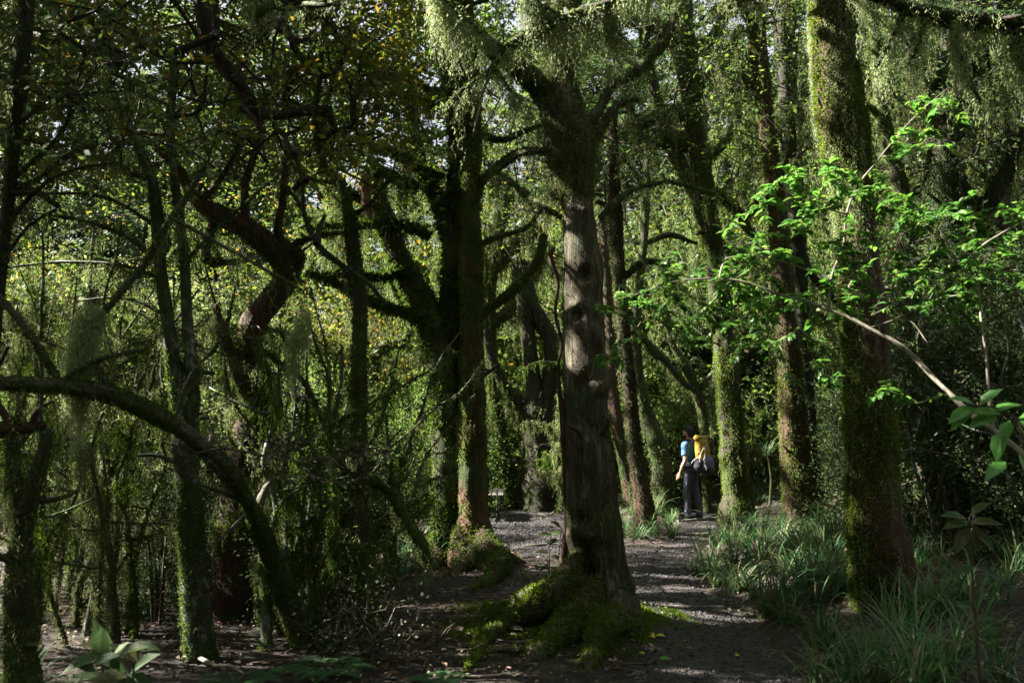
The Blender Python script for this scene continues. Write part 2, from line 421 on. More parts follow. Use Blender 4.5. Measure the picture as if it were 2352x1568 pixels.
M['grass'] = leafmat('grass_blade', [(.03, .10, .04), (.05, .14, .05), (.08, .17, .055), (.16, .14, .07), (.035, .11, .045), (.18, .15, .09), (.06, .15, .05)], trans=.35, rough=.5, spec=.3, tint=1.4)
M['fern'] = leafmat('fern_frond', [(.04, .11, .04), (.05, .13, .045)], trans=.35, rough=.45)
M['litter'] = leafmat('fallen_leaf', [(.035, .02, .012), (.08, .045, .025), (.13, .08, .045), (.035, .025, .016), (.26, .21, .15), (.07, .035, .02), (.10, .055, .03)], trans=.1, rough=.7, spec=.3)
M['yellow'] = leafmat('yellow_leaf', [(.45, .36, .03), (.5, .42, .06)], trans=.2, rough=.5)
M['bark'] = barkmat('mossy_bark', (.012, .010, .006), (.04, .032, .02), (.08, .06, .04), moss=(.06, .085, .015), mossamt=.62)
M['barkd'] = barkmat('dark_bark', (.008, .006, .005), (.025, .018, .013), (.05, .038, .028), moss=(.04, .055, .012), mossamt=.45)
M['barkr'] = barkmat('red_fibrous_bark', (.018, .009, .006), (.065, .030, .020), (.15, .08, .055), moss=(.03, .055, .012), mossamt=.44, stretch=(14, 14, 1.1), bump=.03)
M['barkc'] = barkmat('reddish_column_bark', (.03, .016, .011), (.12, .06, .038), (.27, .15, .105), moss=(.05, .08, .016), mossamt=.62, stretch=(14, 14, 1.1), bump=.03)
M['barks'] = barkmat('old_stump_wood', (.012, .009, .006), (.068, .052, .034), (.27, .23, .16), moss=(.05, .075, .018), mossamt=.36, stretch=(9, 9, .9), bump=.04, patch=(.15, .13, .09), pstretch=(7, 7, .8))
M['barkg'] = barkmat('pale_grey_bark', (.05, .055, .045), (.14, .15, .12), (.36, .38, .33), moss=(.05, .08, .02), mossamt=.42, bump=.02, stretch=(4, 4, 3), patch=(.32, .34, .30))
M['barkp'] = barkmat('lichen_white_bark', (.02, .02, .015), (.06, .06, .045), (.14, .15, .13), moss=(.035, .055, .014), mossamt=.55, bump=.008, stretch=(6, 6, 3), patch=(.2, .22, .21))
M['twig'] = barkmat('thin_brown_twig', (.03, .022, .015), (.07, .055, .04), (.13, .11, .09), bump=.004)
M['twigp'] = barkmat('pale_twig', (.09, .075, .055), (.17, .15, .12), (.27, .25, .21), bump=.004)

# ------------------------------------------------------------------ ground and path
PATH = [(1430, 1600), (1455, 1500), (1470, 1440), (1440, 1350), (1380, 1330), (1290, 1290), (1200, 1275), (1145, 1245), (1105, 1200), (1105, 1175), (1190, 1166), (1320, 1168), (1400, 1190),
        (1425, 1256), (1535, 1256), (1556, 1222), (1562, 1180), (1590, 1160), (1650, 1165), (1650, 1190), (1640, 1218), (1598, 1265), (1588, 1320), (1605, 1360), (1690, 1405), (1780, 1480), (1840, 1568), (1900, 1680)]
def gpt(x, y): # photo pixel -> flat ground
    u = (x - 1176) / F_; v = -(y - 784) / F_
    Y = cP - sP * v; Z = sP + cP * v; k = -CAMZ / Z
    return np.array([u * k, Y * k, 0.])
poly = [gpt(*a)[:2] for a in PATH] + [np.array([2.6, 1.0]), np.array([2.2, -6.0]), np.array([.2, -6.0]), np.array([.6, 1.5])]
poly = np.array(poly)
def sdist(x, y, poly=poly):
    """signed distance to the path outline (negative on the path)"""
    p = np.stack([x, y], -1); dm = np.full(x.shape, 1e9); ins = np.zeros(x.shape, bool)
    for i in range(len(poly)):
        a, b = poly[i], poly[(i + 1) % len(poly)]
        ab = b - a; t = np.clip(((p - a) @ ab) / (ab @ ab + 1e-9), 0, 1)
        dm = np.minimum(dm, np.linalg.norm(p - a - t[..., None] * ab, axis=-1))
        c = ((a[1] > y) != (b[1] > y)) & (x < (b[0] - a[0]) * (y - a[1]) / (b[1] - a[1] + 1e-12) + a[0])
        ins ^= c
    return np.where(ins, -dm, dm)
def sstep(a, b, x):
    t = np.clip((x - a) / (b - a), 0, 1); return t * t * (3 - 2 * t)
def H(x, y):
    x = np.asarray(x, float); y = np.asarray(y, float)
    s = sdist(x, y); z3 = np.zeros_like(x)
    right = sstep(-.3, .3, x - (.9 + .045 * y))
    h = .26 * sstep(.0, 1.1, s) * right * sstep(6.5, 9.5, y)
    n = fbm(np.stack([x * .7, y * .7, z3], -1), 3)
    h = h + sstep(0, .6, s) * (.05 * n + .03) + .012 * n * (1 - sstep(0, .6, s))
    far = np.hypot(x, y)
    h = h + .5 * sstep(20, 60, far) * (1 + fbm(np.stack([x * .06, y * .06, z3], -1), 2)) * 2
    mound = np.exp(-(((x - gm[0]) / .75) ** 2 + ((y - gm[1]) / .75) ** 2))
    return h + .24 * mound
gm = gpt(1330, 1440)
def H1(x, y): return float(H(np.array([x]), np.array([y]))[0])
def G(x, y):
    """photo pixel -> point on the ground (with its relief)"""
    p = gpt(x, y); d = p[1]
    for _ in range(6):
        q = P(x, y, d); e = q[2] - H1(q[0], q[1]); d += e * d / CAMZ * .8
    q = P(x, y, d); q[2] = H1(q[0], q[1]); return q

def axis(lo, a, b, hi, s, g):
    core = np.arange(a, b + 1e-6, s); L = []; R_ = []; x = a; t = s
    while x > lo: t *= g; x -= t; L.append(x)
    x = b; t = s
    while x < hi: t *= g; x += t; R_.append(x)
    return np.concatenate([L[::-1], core, R_])
def grid(mb, xs, ys, zf, maskf=None):
    X, Y = np.meshgrid(xs, ys); Z = zf(X, Y)
    V = np.stack([X, Y, Z], -1).reshape(-1, 3); nx, ny = len(xs), len(ys)
    i = (np.arange(ny - 1)[:, None] * nx + np.arange(nx - 1)[None]).ravel()
    f = np.stack([i, i + 1, i + nx + 1, i + nx], 1)
    if maskf is not None:
        m = maskf(X, Y).ravel(); f = f[m[f].any(1)]
    mb.add(V, f)
m, n, out = newmat('forest_floor')
v = objvec(n)
c = ramp(n, noise(n, v, 9, 8, .75), [(.3, (.008, .006, .004)), (.5, (.022, .014, .010)), (.68, (.05, .033, .022))])
mk = mrange(n, noise(n, v, 1.1, 5, .6), .56, .64)
c = mixc(n, mk, c, (.03, .045, .012))
b = n.nodes.new('ShaderNodeBsdfPrincipled'); n.links.new(c, b.inputs['Base Color']); b.inputs['Roughness'].default_value = .85
bm = n.nodes.new('ShaderNodeBump'); bm.inputs['Distance'].default_value = .05; n.links.new(noise(n, v, 22, 8, .75), bm.inputs['Height']); n.links.new(bm.outputs[0], b.inputs['Normal'])
n.links.new(b.outputs[0], out.inputs[0]); M['floor'] = m
mb = MB(); grid(mb, axis(-160, -9, 9, 160, .12, 1.12), axis(-60, 3, 24, 160, .12, 1.12), H)
tag(mb.build('ground', M['floor'], smooth=True), kind='structure')
m, n, out = newmat('path_gravel')
v = objvec(n)
vo = n.nodes.new('ShaderNodeTexVoronoi'); vo.inputs['Scale'].default_value = 42; n.links.new(v, vo.inputs['Vector'])
c = ramp(n, noise(n, v, 30, 6, .8), [(.3, (.008, .006, .006)), (.55, (.018, .014, .015)), (.75, (.042, .034, .036))])
c = mixc(n, mrange(n, noise(n, v, 2, 5), .45, .7, 0, .7), c, (.026, .017, .014))
b = n.nodes.new('ShaderNodeBsdfPrincipled'); n.links.new(c, b.inputs['Base Color']); b.inputs['Roughness'].default_value = .7
bm = n.nodes.new('ShaderNodeBump'); bm.inputs['Distance'].default_value = .03
ad = n.nodes.new('ShaderNodeMath'); ad.operation = 'SUBTRACT'; n.links.new(noise(n, v, 18, 6, .7), ad.inputs[0]); n.links.new(vo.outputs['Distance'], ad.inputs[1])
n.links.new(ad.outputs[0], bm.inputs['Height']); n.links.new(bm.outputs[0], b.inputs['Normal']); n.links.new(b.outputs[0], out.inputs[0]); M['gravel'] = m
def HP(x, y):
    s = sdist(x, y) + .12 * fbm(np.stack([x * 3, y * 3, 0 * x], -1), 2)
    return H(x, y) + .02 - .07 * sstep(-.1, .12, s) + .008 * fbm(np.stack([x * 9, y * 9, 0 * x], -1), 2)
mb = MB(); grid(mb, np.arange(-2, 6.5, .06), np.arange(-6, 23, .06), HP, lambda X, Y: sdist(X, Y) < .3)
tag(mb.build('path', M['gravel'], smooth=True), kind='structure')
# loose stones of the path
rg = np.random.default_rng(3)
k = 70000; x = rg.uniform(-1, 5.5, k); y = 5 + 15 * rg.uniform(0, 1, k) ** 1.3; ok = sdist(x, y) < .05; x, y = x[ok], y[ok]
k = len(x); s = .005 + .020 * rg.uniform(0, 1, k) ** 4
oct_ = np.array([[1, 0, 0], [0, 1, 0], [-1, 0, 0], [0, -1, 0], [0, 0, .7], [0, 0, -.7]], float)
V = oct_[None] * (s[:, None, None]) * rg.uniform(.6, 1.3, (k, 6, 1)); an = rg.uniform(0, 6.28, k); ca, sa = np.cos(an)[:, None], np.sin(an)[:, None]
V = np.stack([V[..., 0] * ca - V[..., 1] * sa, V[..., 0] * sa + V[..., 1] * ca, V[..., 2]], -1) + np.stack([x, y, HP(x, y) + s * .2], 1)[:, None]
f = np.array([[0, 1, 4], [1, 2, 4], [2, 3, 4], [3, 0, 4], [1, 0, 5], [2, 1, 5], [3, 2, 5], [0, 3, 5]])
mb = MB(); mb.add(V, (np.arange(k)[:, None, None] * 6 + f[None]).reshape(-1, 3))
M['stone'] = leafmat('loose_stone', [(.010, .008, .009), (.022, .018, .019), (.06, .052, .056), (.016, .013, .013), (.036, .027, .025)], trans=0, rough=.65, spec=.4)
tag(mb.build('gravel', M['stone']), 'loose dark grey gravel scattered over the path', 'gravel', kind='stuff')
# fallen leaves
def litter(name, label, n, mat, L, xf, yf, cond, seed, kind='stuff', curl=.35):
    rg = np.random.default_rng(seed); x = rg.uniform(*xf, n); y = yf[0] + (yf[1] - yf[0]) * rg.uniform(0, 1, n) ** 1.4
    ok = cond(x, y, rg); x, y = x[ok], y[ok]; k = len(x)
    p = np.stack([x, y, H(x, y) + .022 + rg.uniform(0, .012, k)], 1); a = rg.uniform(0, 6.28, k)
    D = np.stack([np.cos(a), np.sin(a), rg.normal(size=k) * curl * .6], 1); N_ = unit(np.stack([rg.normal(size=k) * curl, rg.normal(size=k) * curl, np.ones(k)], 1))
    l = L * rg.uniform(.5, 1.5, k); mb = MB(); leaves(mb, p, D, N_, l, l * .45, rg, droop=.1, fold=.2)
    return tag(mb.build(name, mat), label, 'fallen leaves', kind=kind)
litter('fallen_leaves', 'brown and tan dead leaves covering the forest floor', 42000, M['litter'], .05, (-9, 8), (4.5, 22), lambda x, y, r: (sdist(x, y) > .0) | (r.uniform(0, 1, len(x)) < .07), 5)
rg = np.random.default_rng(9)
mb = MB()
for i in range(420):
    x = rg.uniform(-6, 6.5); y = 5 + 14 * rg.uniform() ** 1.3
    if sdist(np.array([x]), np.array([y]))[0] < 0 and rg.uniform() < .6: continue
    a = rg.uniform(0, 6.28); L = rg.uniform(.1, .5); t = np.linspace(0, L, 4)
    X = x + t * math.cos(a) + rg.normal(size=4) * .02; Y = y + t * math.sin(a) + rg.normal(size=4) * .02
    tube(mb, np.stack([X, Y, H(X, Y) + .03 + rg.uniform(0, .02, 4)], 1), np.linspace(.007, .003, 4) * rg.uniform(.5, 1.3), sides=4, step=.2)
tag(mb.build('fallen_twigs', M['twig']), 'thin dead twigs lying in the leaf litter', 'twigs', kind='stuff')
i = 0
for (a, b_, s, lab) in [(1505, 1478, .16, 'large yellow fallen leaf lying on the path right of the stump'), (1528, 1474, .08, 'small curled yellow leaf beside the large yellow leaf on the path'),
                        (1478, 1516, .07, 'yellow leaf on the dark path edge in front of the stump'), (1515, 1528, .09, 'pale green fallen leaf at the near edge of the path'),
                        (1690, 1520, .05, 'lone small yellow leaf in the middle of the near path'), (1200, 1460, .12, 'curled tan dead leaf lying among the stump roots'),
                        (1060, 1462, .14, 'pale brown flake of bark on the dirt left of the root mound'), (1245, 1170, .13, 'pale bluish leaf on the clearing near the bench')]:
    g = G(a, b_); g[2] += .045; mb = MB(); rg = np.random.default_rng(i + 50); i += 1
    an = rg.uniform(0, 3); leaves(mb, g[None], np.array([[math.cos(an), math.sin(an), .15]]), np.array([[.1, -.3, 1.]]), s, s * .6, rg, droop=.15, fold=.15)
    o = mb.build('fallen_leaf', M['yellow'] if 'yellow' in lab else M['leaff'] if 'green' in lab else M['litter'], origin=g); tag(o, lab, 'fallen leaf')

# boards across the path
M['board'] = plain('weathered_board', (.16, .15, .13), .8, .5, 12, .01, 40)
def board(x0, y0, x1, y1, hgt, lab):
    a, b = G(x0, y0), G(x1, y1); d = b - a; d[2] = 0; L = np.linalg.norm(d); d /= L; s = np.array([-d[1], d[0], 0])
    mb = MB(); k = 12; V = []
    for t in np.linspace(0, 1, k):
        c = a + (b - a) * t; c[2] = max(H1(c[0], c[1]), 0) ; j = .006 * vnoise(np.array([t * 9, 3, 1]))
        V += [c - s * .025 + [0, 0, -.05], c - s * .025 + [0, 0, hgt + j], c + s * .025 + [0, 0, hgt - j], c + s * .025 + [0, 0, -.05]]
    f = [[i * 4 + q, i * 4 + (q + 1) % 4, i * 4 + 4 + (q + 1) % 4, i * 4 + 4 + q] for i in range(k - 1) for q in range(4)] + [[0, 1, 2, 3], [k * 4 - 1, k * 4 - 2, k * 4 - 3, k * 4 - 4]]
    mb.add(V, f); o = mb.build('step_board', M['board'], origin=a); tag(o, lab, 'step', 'boards edging the path steps'); return o
board(1557, 1202, 1650, 1194, .06, 'wooden step board across the path at the feet of the hiker')
board(1560, 1232, 1632, 1228, .035, 'low half buried board across the path, second in front of the hiker')
board(1450, 1392, 1672, 1398, .03, 'long thin board across the path beside the foot of the stump')

# ------------------------------------------------------------------ trees
def limb(mb, pxs, d, name_unused=None, sides=12, step=.12, rough=.25, flute=0, seed=0, bumps=(), wob=0, widen=1., rfreq=3.):
    """pxs: (x, y, width[, depth]) in photo space"""
    pts = []; rad = []
    for q in pxs:
        dd = q[3] if len(q) > 3 else d
        pts.append(P(q[0], q[1], dd)); rad.append(px(q[2], dd) / 2 * widen)
    return tube(mb, pts, rad, sides=sides, step=step, rough=rough, flute=flute, seed=seed, bumps=bumps, wob=wob, rfreq=rfreq)

def hero(name, label, cat, stems, bark, mossmat, rng, d, limbs=(), tuft=1., tl=.045, tw=.016, beard_n=0, beard_L=.35, beardmat='beard', group=None, sides=20, flute=.12, bumps=(), bias=None, step=.07, lbark=None, foot=True, rough=.2, beard_stem=0., lw=1.):
    """a tree from photo paths: stems (one trunk mesh), limbs (each its own mesh), moss and hanging moss"""
    x0, y0 = stems[0][0][:2]; d0 = stems[0][0][3] if len(stems[0][0]) > 3 else d
    base = P(x0, y0, d0); base[2] = H1(base[0], base[1])
    root = thing(name, label, cat, base, group)
    mt = MB(); surf = []; ls = []
    for k, st in enumerate(stems):
        st = [tuple(a) for a in st]
        if k == 0 and foot:
            b0 = P(st[0][0], st[0][1], d0); pts_extra = (st[0][0], st[0][1] + 60, st[0][2] * 1.25, d0)
            st = [pts_extra] + st
        surf.append(limb(mt, st, d, sides=sides, step=step, rough=rough, flute=flute, seed=int(rng.integers(999)), bumps=bumps))
    mt.build('trunk', bark, root, base, smooth=True)
    for lb in limbs:
        ml = MB(); s = limb(ml, lb, d, sides=8, step=.1, rough=.35, seed=int(rng.integers(999)), wob=.04, widen=lw)
        ml.build('limb', lbark or bark, root, base, smooth=True); ls.append(s)
    for q_ in range(6 if foot else 3):
        V, C = surf[0]; i_ = int(rng.uniform(.15, .95) * (len(C) - 1)); j_ = rng.integers(V.shape[1]); a_ = V[i_, j_]; n_ = unit(a_ - C[i_]); a_ = a_ - n_ * .03
        if a_[2] > base[2] + .5:
            dv_ = unit(n_ + rng.normal(size=3) * .3 + [0, 0, .35]); L_ = rng.uniform(.08, .35); r_0 = rng.uniform(.01, .026)
            ms_ = MB(); tube(ms_, [a_, a_ + dv_ * L_ * .5 + rng.normal(size=3) * .02, a_ + dv_ * L_ + rng.normal(size=3) * .03], [r_0 * 1.5, r_0, r_0 * .7], sides=7, step=.04, rough=.5, rfreq=12); ms_.build('branch_stub', lbark or bark, root, base, smooth=True)
    mm = MB()
    for V, C in surf + ls:
        rad = np.linalg.norm(V - C[:, None], axis=-1).mean(1); area = np.sum(np.linalg.norm(np.diff(C, axis=0), axis=1) * rad[1:] * 6.28)
        nT = int(min(150000, tuft * 6500 * area * (11 / d) ** 1.9) + 20)
        p, nn = scatter(V, C, nT, rng, bias or (lambda p, n_: .35 + .9 * np.clip(vnoise(p * 2.2) + .3, 0, 1)))
        sc_ = d / 9
        tufts(mm, p, nn, tl * (sc_ ** .15 if sc_ > 1 else sc_ ** .6) * .65, tw * (sc_ ** .5 if sc_ > 1 else sc_ ** .8) * .72, rng)
    mm.build('moss', mossmat, root, base)
    if beard_n:
        mh = MB()
        for V, C in ls + (surf if beard_stem else []):
            L = np.sum(np.linalg.norm(np.diff(C, axis=0), axis=1))
            isstem = any(V is s[0] for s in surf)
            nb = int(beard_n * L * (beard_stem if isstem else 1)) + 2
            f = max(1, d / 9)
            beard(mh, V, C, nb, rng, L=beard_L, leaf=.034 * f ** .7, wid=.011 * f, sp=.019 * f ** .7)
        mh.build('hanging_moss', M[beardmat], root, base)
    return root, base, surf, ls

rg = np.random.default_rng(21)
TR = {}
# --- the old stump in the middle
d = 8.3
bp = [(P(1345, 630, d - .2), .055, -.11), (P(1345, 630, d - .2), .11, .035), (P(1318, 640, d - .2), .04, -.08), (P(1400, 625, d - .2), .05, -.1), (P(1400, 625, d - .2), .10, .03), (P(1322, 725, d - .2), .06, -.14), (P(1330, 728, d - .2), .13, .06),
      (P(1375, 730, d - .2), .06, -.03), (P(1350, 480, d - .17), .07, .07), (P(1280, 380, d), .12, .05), (P(1360, 330, d), .12, .05),
      (P(1322, 1345, d - .28), .17, -.30), (P(1322, 1270, d - .24), .11, -.20), (P(1330, 1190, d - .2), .05, -.08), (P(1285, 1330, d - .1), .10, .10), (P(1270, 1390, d - .1), .12, .10), (P(1440, 1400, d - .25), .14, .06), (P(1395, 1300, d - .25), .05, .03)]
kr = np.random.default_rng(4)
bp += [(P(kr.uniform(1295, 1400), kr.uniform(430, 1320), d - .18), kr.uniform(.04, .10), kr.choice([-1, 1]) * kr.uniform(.015, .04)) for _ in range(46)]
TR['stump'] = hero('old_stump', 'tall knobbly old trunk with a hollow base and mossy root mound beside the path', 'tree',
    [[(1383, 1430, 165), (1378, 1360, 140), (1368, 1250, 116), (1358, 1120, 108), (1348, 1000, 99), (1345, 880, 98), (1340, 780, 94), (1340, 700, 92), (1338, 620, 88), (1333, 540, 77), (1328, 460, 70), (1322, 400, 78), (1314, 350, 98), (1310, 300, 96), (1300, 240, 78), (1290, 190, 60), (1284, 130, 44), (1290, 40, 36), (1310, -60, 30)]],
    M['barks'], M['moss'], rg, d, sides=56, step=.035, flute=[.26, .22, .16, .10, .06, .1], bumps=bp, tuft=.55, beard_n=9, beard_L=.28,
    limbs=[[(1300, 290, 64), (1250, 210, 58), (1200, 160, 48, 8.0), (1130, 110, 34, 7.6), (1060, 40, 22, 7.2), (1010, -20, 18, 7)], [(1330, 300, 34), (1375, 250, 24), (1410, 190, 22), (1470, 160, 26), (1530, 90, 22), (1560, 20, 16)],
           [(1295, 200, 40), (1300, 100, 26), (1330, 0, 22), (1350, -90, 18)], [(1350, 330, 24), (1420, 240, 20), (1470, 228, 14)], [(1290, 500, 12), (1240, 465, 13), (1190, 430, 12, 8.8), (1140, 385, 9, 9.2)],
           [(1375, 500, 15), (1420, 455, 13), (1480, 425, 12, 8.6), (1550, 418, 10, 9), (1640, 440, 8, 9.4)], [(1275, 340, 14), (1205, 345, 16), (1165, 370, 14, 8.5), (1140, 400, 9, 8.6)]],
    bias=lambda p, n_: np.where(p[:, 2] > 3.6, 1.0, np.clip(.07 + .8 * (vnoise(p * 3.1) > .3) + .5 * (p[:, 2] < .45), 0, 1)))
root, base, surf, ls = TR['stump']
mh = MB(); V, C = surf[0]
p, nn = scatter(V, C, 16000, rg, lambda p, n_: (p[:, 2] > 3.7) * np.clip(.6 + vnoise(p * 5), .1, 1)); strands(mh, p + nn * rg.uniform(0, .06, (len(p), 1)), rg.uniform(.05, .3, len(p)), rg, leaf=.028, wid=.010)
mh.build('moss_collar', M['beard'], root, base)
m_ = MB(); limb(m_, [(1290, 1320, 20), (1300, 1200, 12), (1298, 1080, 12), (1292, 960, 14), (1282, 850, 8), (1290, 790, 7), (1276, 720, 8), (1282, 650, 8), (1268, 605, 13), (1264, 585, 14), (1274, 566, 7)], d - .02, sides=10, step=.05, rough=.4, rfreq=9)
limb(m_, [(1292, 860, 10), (1275, 842, 12), (1268, 848, 8)], d - .02, sides=8, step=.04, rough=.3)
m_.build('dead_side_stem', M['barkr'], root, base, smooth=True)
# roots fused with the foot of the trunk, then moss over them
def root_mass(paths, root, base, mat, mossmat, n, vox=.028, L=.022, W=.011):
    mb = MB()
    for q, rr in paths:
        V, C = tube(mb, q, rr, sides=14, step=.05, wob=.06, rough=.35, seed=int(rg.integers(99)), rfreq=4)
        i0 = mb.n - (len(C) * 14 + 1); mb.add(C[:1]); mb.f.append(np.array([[mb.n - 1, i0 + (i + 1) % 14, i0 + i] for i in range(14)]))
    o = mb.build('root', mat, root, base, smooth=True)
    md = o.modifiers.new('r', 'REMESH'); md.mode = 'VOXEL'; md.voxel_size = vox; md.use_smooth_shade = True; sm = o.modifiers.new('s', 'SMOOTH'); sm.iterations = 5
    me = bpy.data.meshes.new_from_object(o.evaluated_get(bpy.context.evaluated_depsgraph_get())); o.modifiers.clear(); o.data = me
    k = len(me.polygons); c = np.zeros(k * 3); me.polygons.foreach_get('center', c); nn = np.zeros(k * 3); me.polygons.foreach_get('normal', nn)
    c = c.reshape(-1, 3) + base; nn = nn.reshape(-1, 3); i = rg.integers(0, k, n); c, nn = c[i] + rg.normal(size=(n, 3)) * vox * .4, nn[i]
    ok = (nn[:, 2] > -.35) & (rg.uniform(0, 1, n) < np.clip(.85 + 1.3 * vnoise(c * 3.2), 0, 1)); mm = MB(); tufts(mm, c[ok], nn[ok], L, W, rg, droop=-.1)
    return mm
def GZ(x, y, dz): g = G(x, y); g[2] += dz; return g
mm = root_mass([([P(1345, 1260, 8.2), P(1300, 1330, 8.05), P(1240, 1385, 7.95), GZ(1165, 1440, .03), GZ(1095, 1486, -.02), GZ(1070, 1500, -.06)], [.05, .10, .11, .08, .05, .02]),
    ([P(1330, 1330, 8.2), P(1280, 1375, 8.05), GZ(1210, 1420, .06), GZ(1150, 1440, -.02)], [.1, .14, .10, .03]),
    ([P(1375, 1330, 8.15), P(1340, 1400, 7.95), P(1300, 1450, 7.75), GZ(1250, 1500, .02), GZ(1190, 1530, -.04)], [.08, .13, .13, .09, .03]),
    ([P(1420, 1350, 8.15), P(1420, 1420, 7.95), GZ(1400, 1470, .08), GZ(1350, 1520, .0), GZ(1320, 1550, -.05)], [.07, .12, .12, .08, .03]),
    ([P(1440, 1380, 8.2), GZ(1465, 1450, .02), GZ(1475, 1490, -.05)], [.1, .10, .04]), ([P(1400, 1400, 8.3), P(1300, 1400, 8.3), GZ(1230, 1410, .08), GZ(1170, 1400, -.05)], [.2, .2, .14, .05]),
    ([GZ(1260, 1500, .02), GZ(1180, 1505, .03), GZ(1110, 1512, .02), GZ(1075, 1530, .01), GZ(1062, 1548, -.03)], [.05, .035, .03, .025, .012])], root, base, M['barks'], M['moss'], 90000)
k = 90000; x = gm[0] + rg.normal(size=k) * .55 - .12; y = gm[1] + rg.normal(size=k) * .5 - .1
pr = np.exp(-(((x - gm[0] + .12) / .95) ** 2 + ((y - gm[1] + .1) / .8) ** 2) * .6) * 1.5 + .9 * vnoise(np.stack([x * 3, y * 3, 0 * x], 1)) - .1
ok = rg.uniform(0, 1, k) < pr; hh = .025 + .03 * vnoise(np.stack([x * 5, y * 5, 0 * x], 1)); p = np.stack([x, y, H(x, y) + hh * rg.uniform(0, 1, k)], 1)[ok]; tufts(mm, p, np.tile([0, 0, 1.], (len(p), 1)), .022, .011, rg, droop=-.2)
mm.build('root_moss', M['mossy'], root, base)

# --- double tree left of the clearing
d = 12.5
TR['double'] = hero('twin_trunk_tree', 'twin trunked tree, red based straight column and mossy crooked left trunk, beside the bench', 'tree',
    [[(1080, 1290, 135), (1083, 1230, 86), (1083, 1150, 62), (1083, 1000, 60), (1082, 850, 56), (1082, 700, 52), (1080, 560, 50), (1078, 450, 46), (1085, 300, 42), (1078, 150, 40), (1065, 0, 38), (1055, -120, 34)]],
    M['barkc'], M['mossy'], rg, d, tuft=1.1, sides=36, step=.06, flute=[.2, .1, .05, .05], beard_n=10, beard_L=.45,
    limbs=[[(1105, 722, 20), (1180, 665, 22), (1235, 600, 20), (1250, 540, 14)], [(1095, 430, 26), (1140, 385, 16), (1190, 348, 14), (1260, 350, 10)], [(1085, 300, 20), (1150, 320, 12), (1200, 300, 12), (1260, 280, 8)],
           [(1075, 200, 30), (1010, 215, 30), (940, 190, 20)], [(1100, 560, 14), (1150, 540, 14), (1210, 520, 12), (1245, 480, 8)]],
    bias=lambda p, n_: np.clip(.45 + .9 * (vnoise(p * 1.6) + .25) + .6 * sstep(.9, 2., p[:, 2]) - .7 * (n_[:, 1] < -.2) * (p[:, 2] < 1.3), .04, 1), lbark=M['bark'])
root, base, surf, ls = TR['double']
mt = MB(); mm = MB(); mh = MB()
for k, st in enumerate([[(1035, 1320, 120), (1030, 1260, 85), (1028, 1150, 68), (1028, 1000, 66), (1020, 860, 72), (1000, 770, 76), (955, 670, 60), (912, 580, 52), (882, 500, 48), (862, 430, 44), (850, 385, 34)],
                        [(1020, 800, 70), (1038, 680, 52), (1038, 560, 48), (1010, 460, 36), (975, 400, 30), (955, 320, 28), (940, 220, 22), (925, 120, 16)], [(1036, 770, 56), (1046, 620, 38), (1048, 420, 36), (1044, 250, 36), (1022, 100, 34), (1010, -60, 34)]]):
    S = limb(mt, st, d + .15, sides=26, step=.07, rough=.25, flute=.12, seed=k)
    p, nn = scatter(*S, 13000, rg, lambda p, n_: np.clip(.5 + .8 * vnoise(p * 2) - n_[:, 0] * .4, .05, 1)); tufts(mm, p, nn, .06, .022, rg)
    beard(mh, *S, 40, rg, L=.35, leaf=.04, wid=.014, sp=.024)
mt.build('left_trunk', M['bark'], root, base, smooth=True); 
for lb in [[(965, 730, 24), (900, 705, 22), (830, 680, 20), (760, 645, 18), (700, 622, 14)], [(990, 545, 16), (940, 520, 18), (880, 510, 16), (800, 515, 12), (690, 520, 8)], [(960, 430, 16), (900, 405, 16), (850, 380, 12)],
           [(930, 620, 14), (870, 630, 16), (800, 625, 14), (740, 630, 9)], [(1020, 400, 20), (960, 380, 16), (900, 350, 14), (850, 340, 9)], [(1000, 240, 34), (950, 190, 26), (900, 180, 16), (840, 150, 12)],
           [(1000, 480, 16), (1040, 440, 16), (1070, 430, 10)], [(860, 470, 14), (800, 440, 12), (760, 400, 8)]]:
    ml = MB(); S = limb(ml, lb, d, sides=8, step=.1, rough=.3, wob=.05); ml.build('limb', M['bark'], root, base, smooth=True)
    p, nn = scatter(*S, 1800, rg); tufts(mm, p, nn, .06, .022, rg); beard(mh, *S, 26, rg, L=.55, leaf=.04, wid=.014, sp=.024)
ml = MB(); limb(ml, [(845, 400, 16), (838, 420, 30), (842, 460, 26), (850, 500, 12)], d - .25, sides=7, step=.05, rough=.6, rfreq=8); ml.build('torn_red_wood', barkmat('torn_red_wood', (.07, .028, .02), (.16, .07, .05), (.3, .2, .16)), root, base)
# flared roots with moss
mr = root_mass([([P(1095, 1190, 12.4), P(1112, 1245, 12.3), P(1145, 1275, 12.1), GZ(1190, 1293, .02), GZ(1250, 1294, -.05)], [.08, .14, .12, .08, .03]), ([P(1090, 1240, 12.4), P(1110, 1285, 12.1), GZ(1150, 1318, .06), GZ(1110, 1350, .02), GZ(1080, 1362, -.05)], [.1, .15, .12, .07, .03]),
    ([P(1025, 1230, 12.6), P(1008, 1275, 12.5), GZ(990, 1310, .0), GZ(965, 1330, -.06)], [.1, .13, .08, .03]), ([P(1060, 1220, 12.4), P(1055, 1280, 12.3), GZ(1045, 1315, .0), GZ(1000, 1335, -.05)], [.10, .13, .08, .03]), ([P(1080, 1150, 12.5), P(1082, 1290, 12.4)], [.10, .26])], root, base, M['barkr'], M['moss'], 26000, vox=.035, L=.03, W=.014)
mr.build('root_moss', M['moss'], root, base)
mm.build('moss', M['moss'], root, base); mh.build('hanging_moss', M['beard'], root, base)

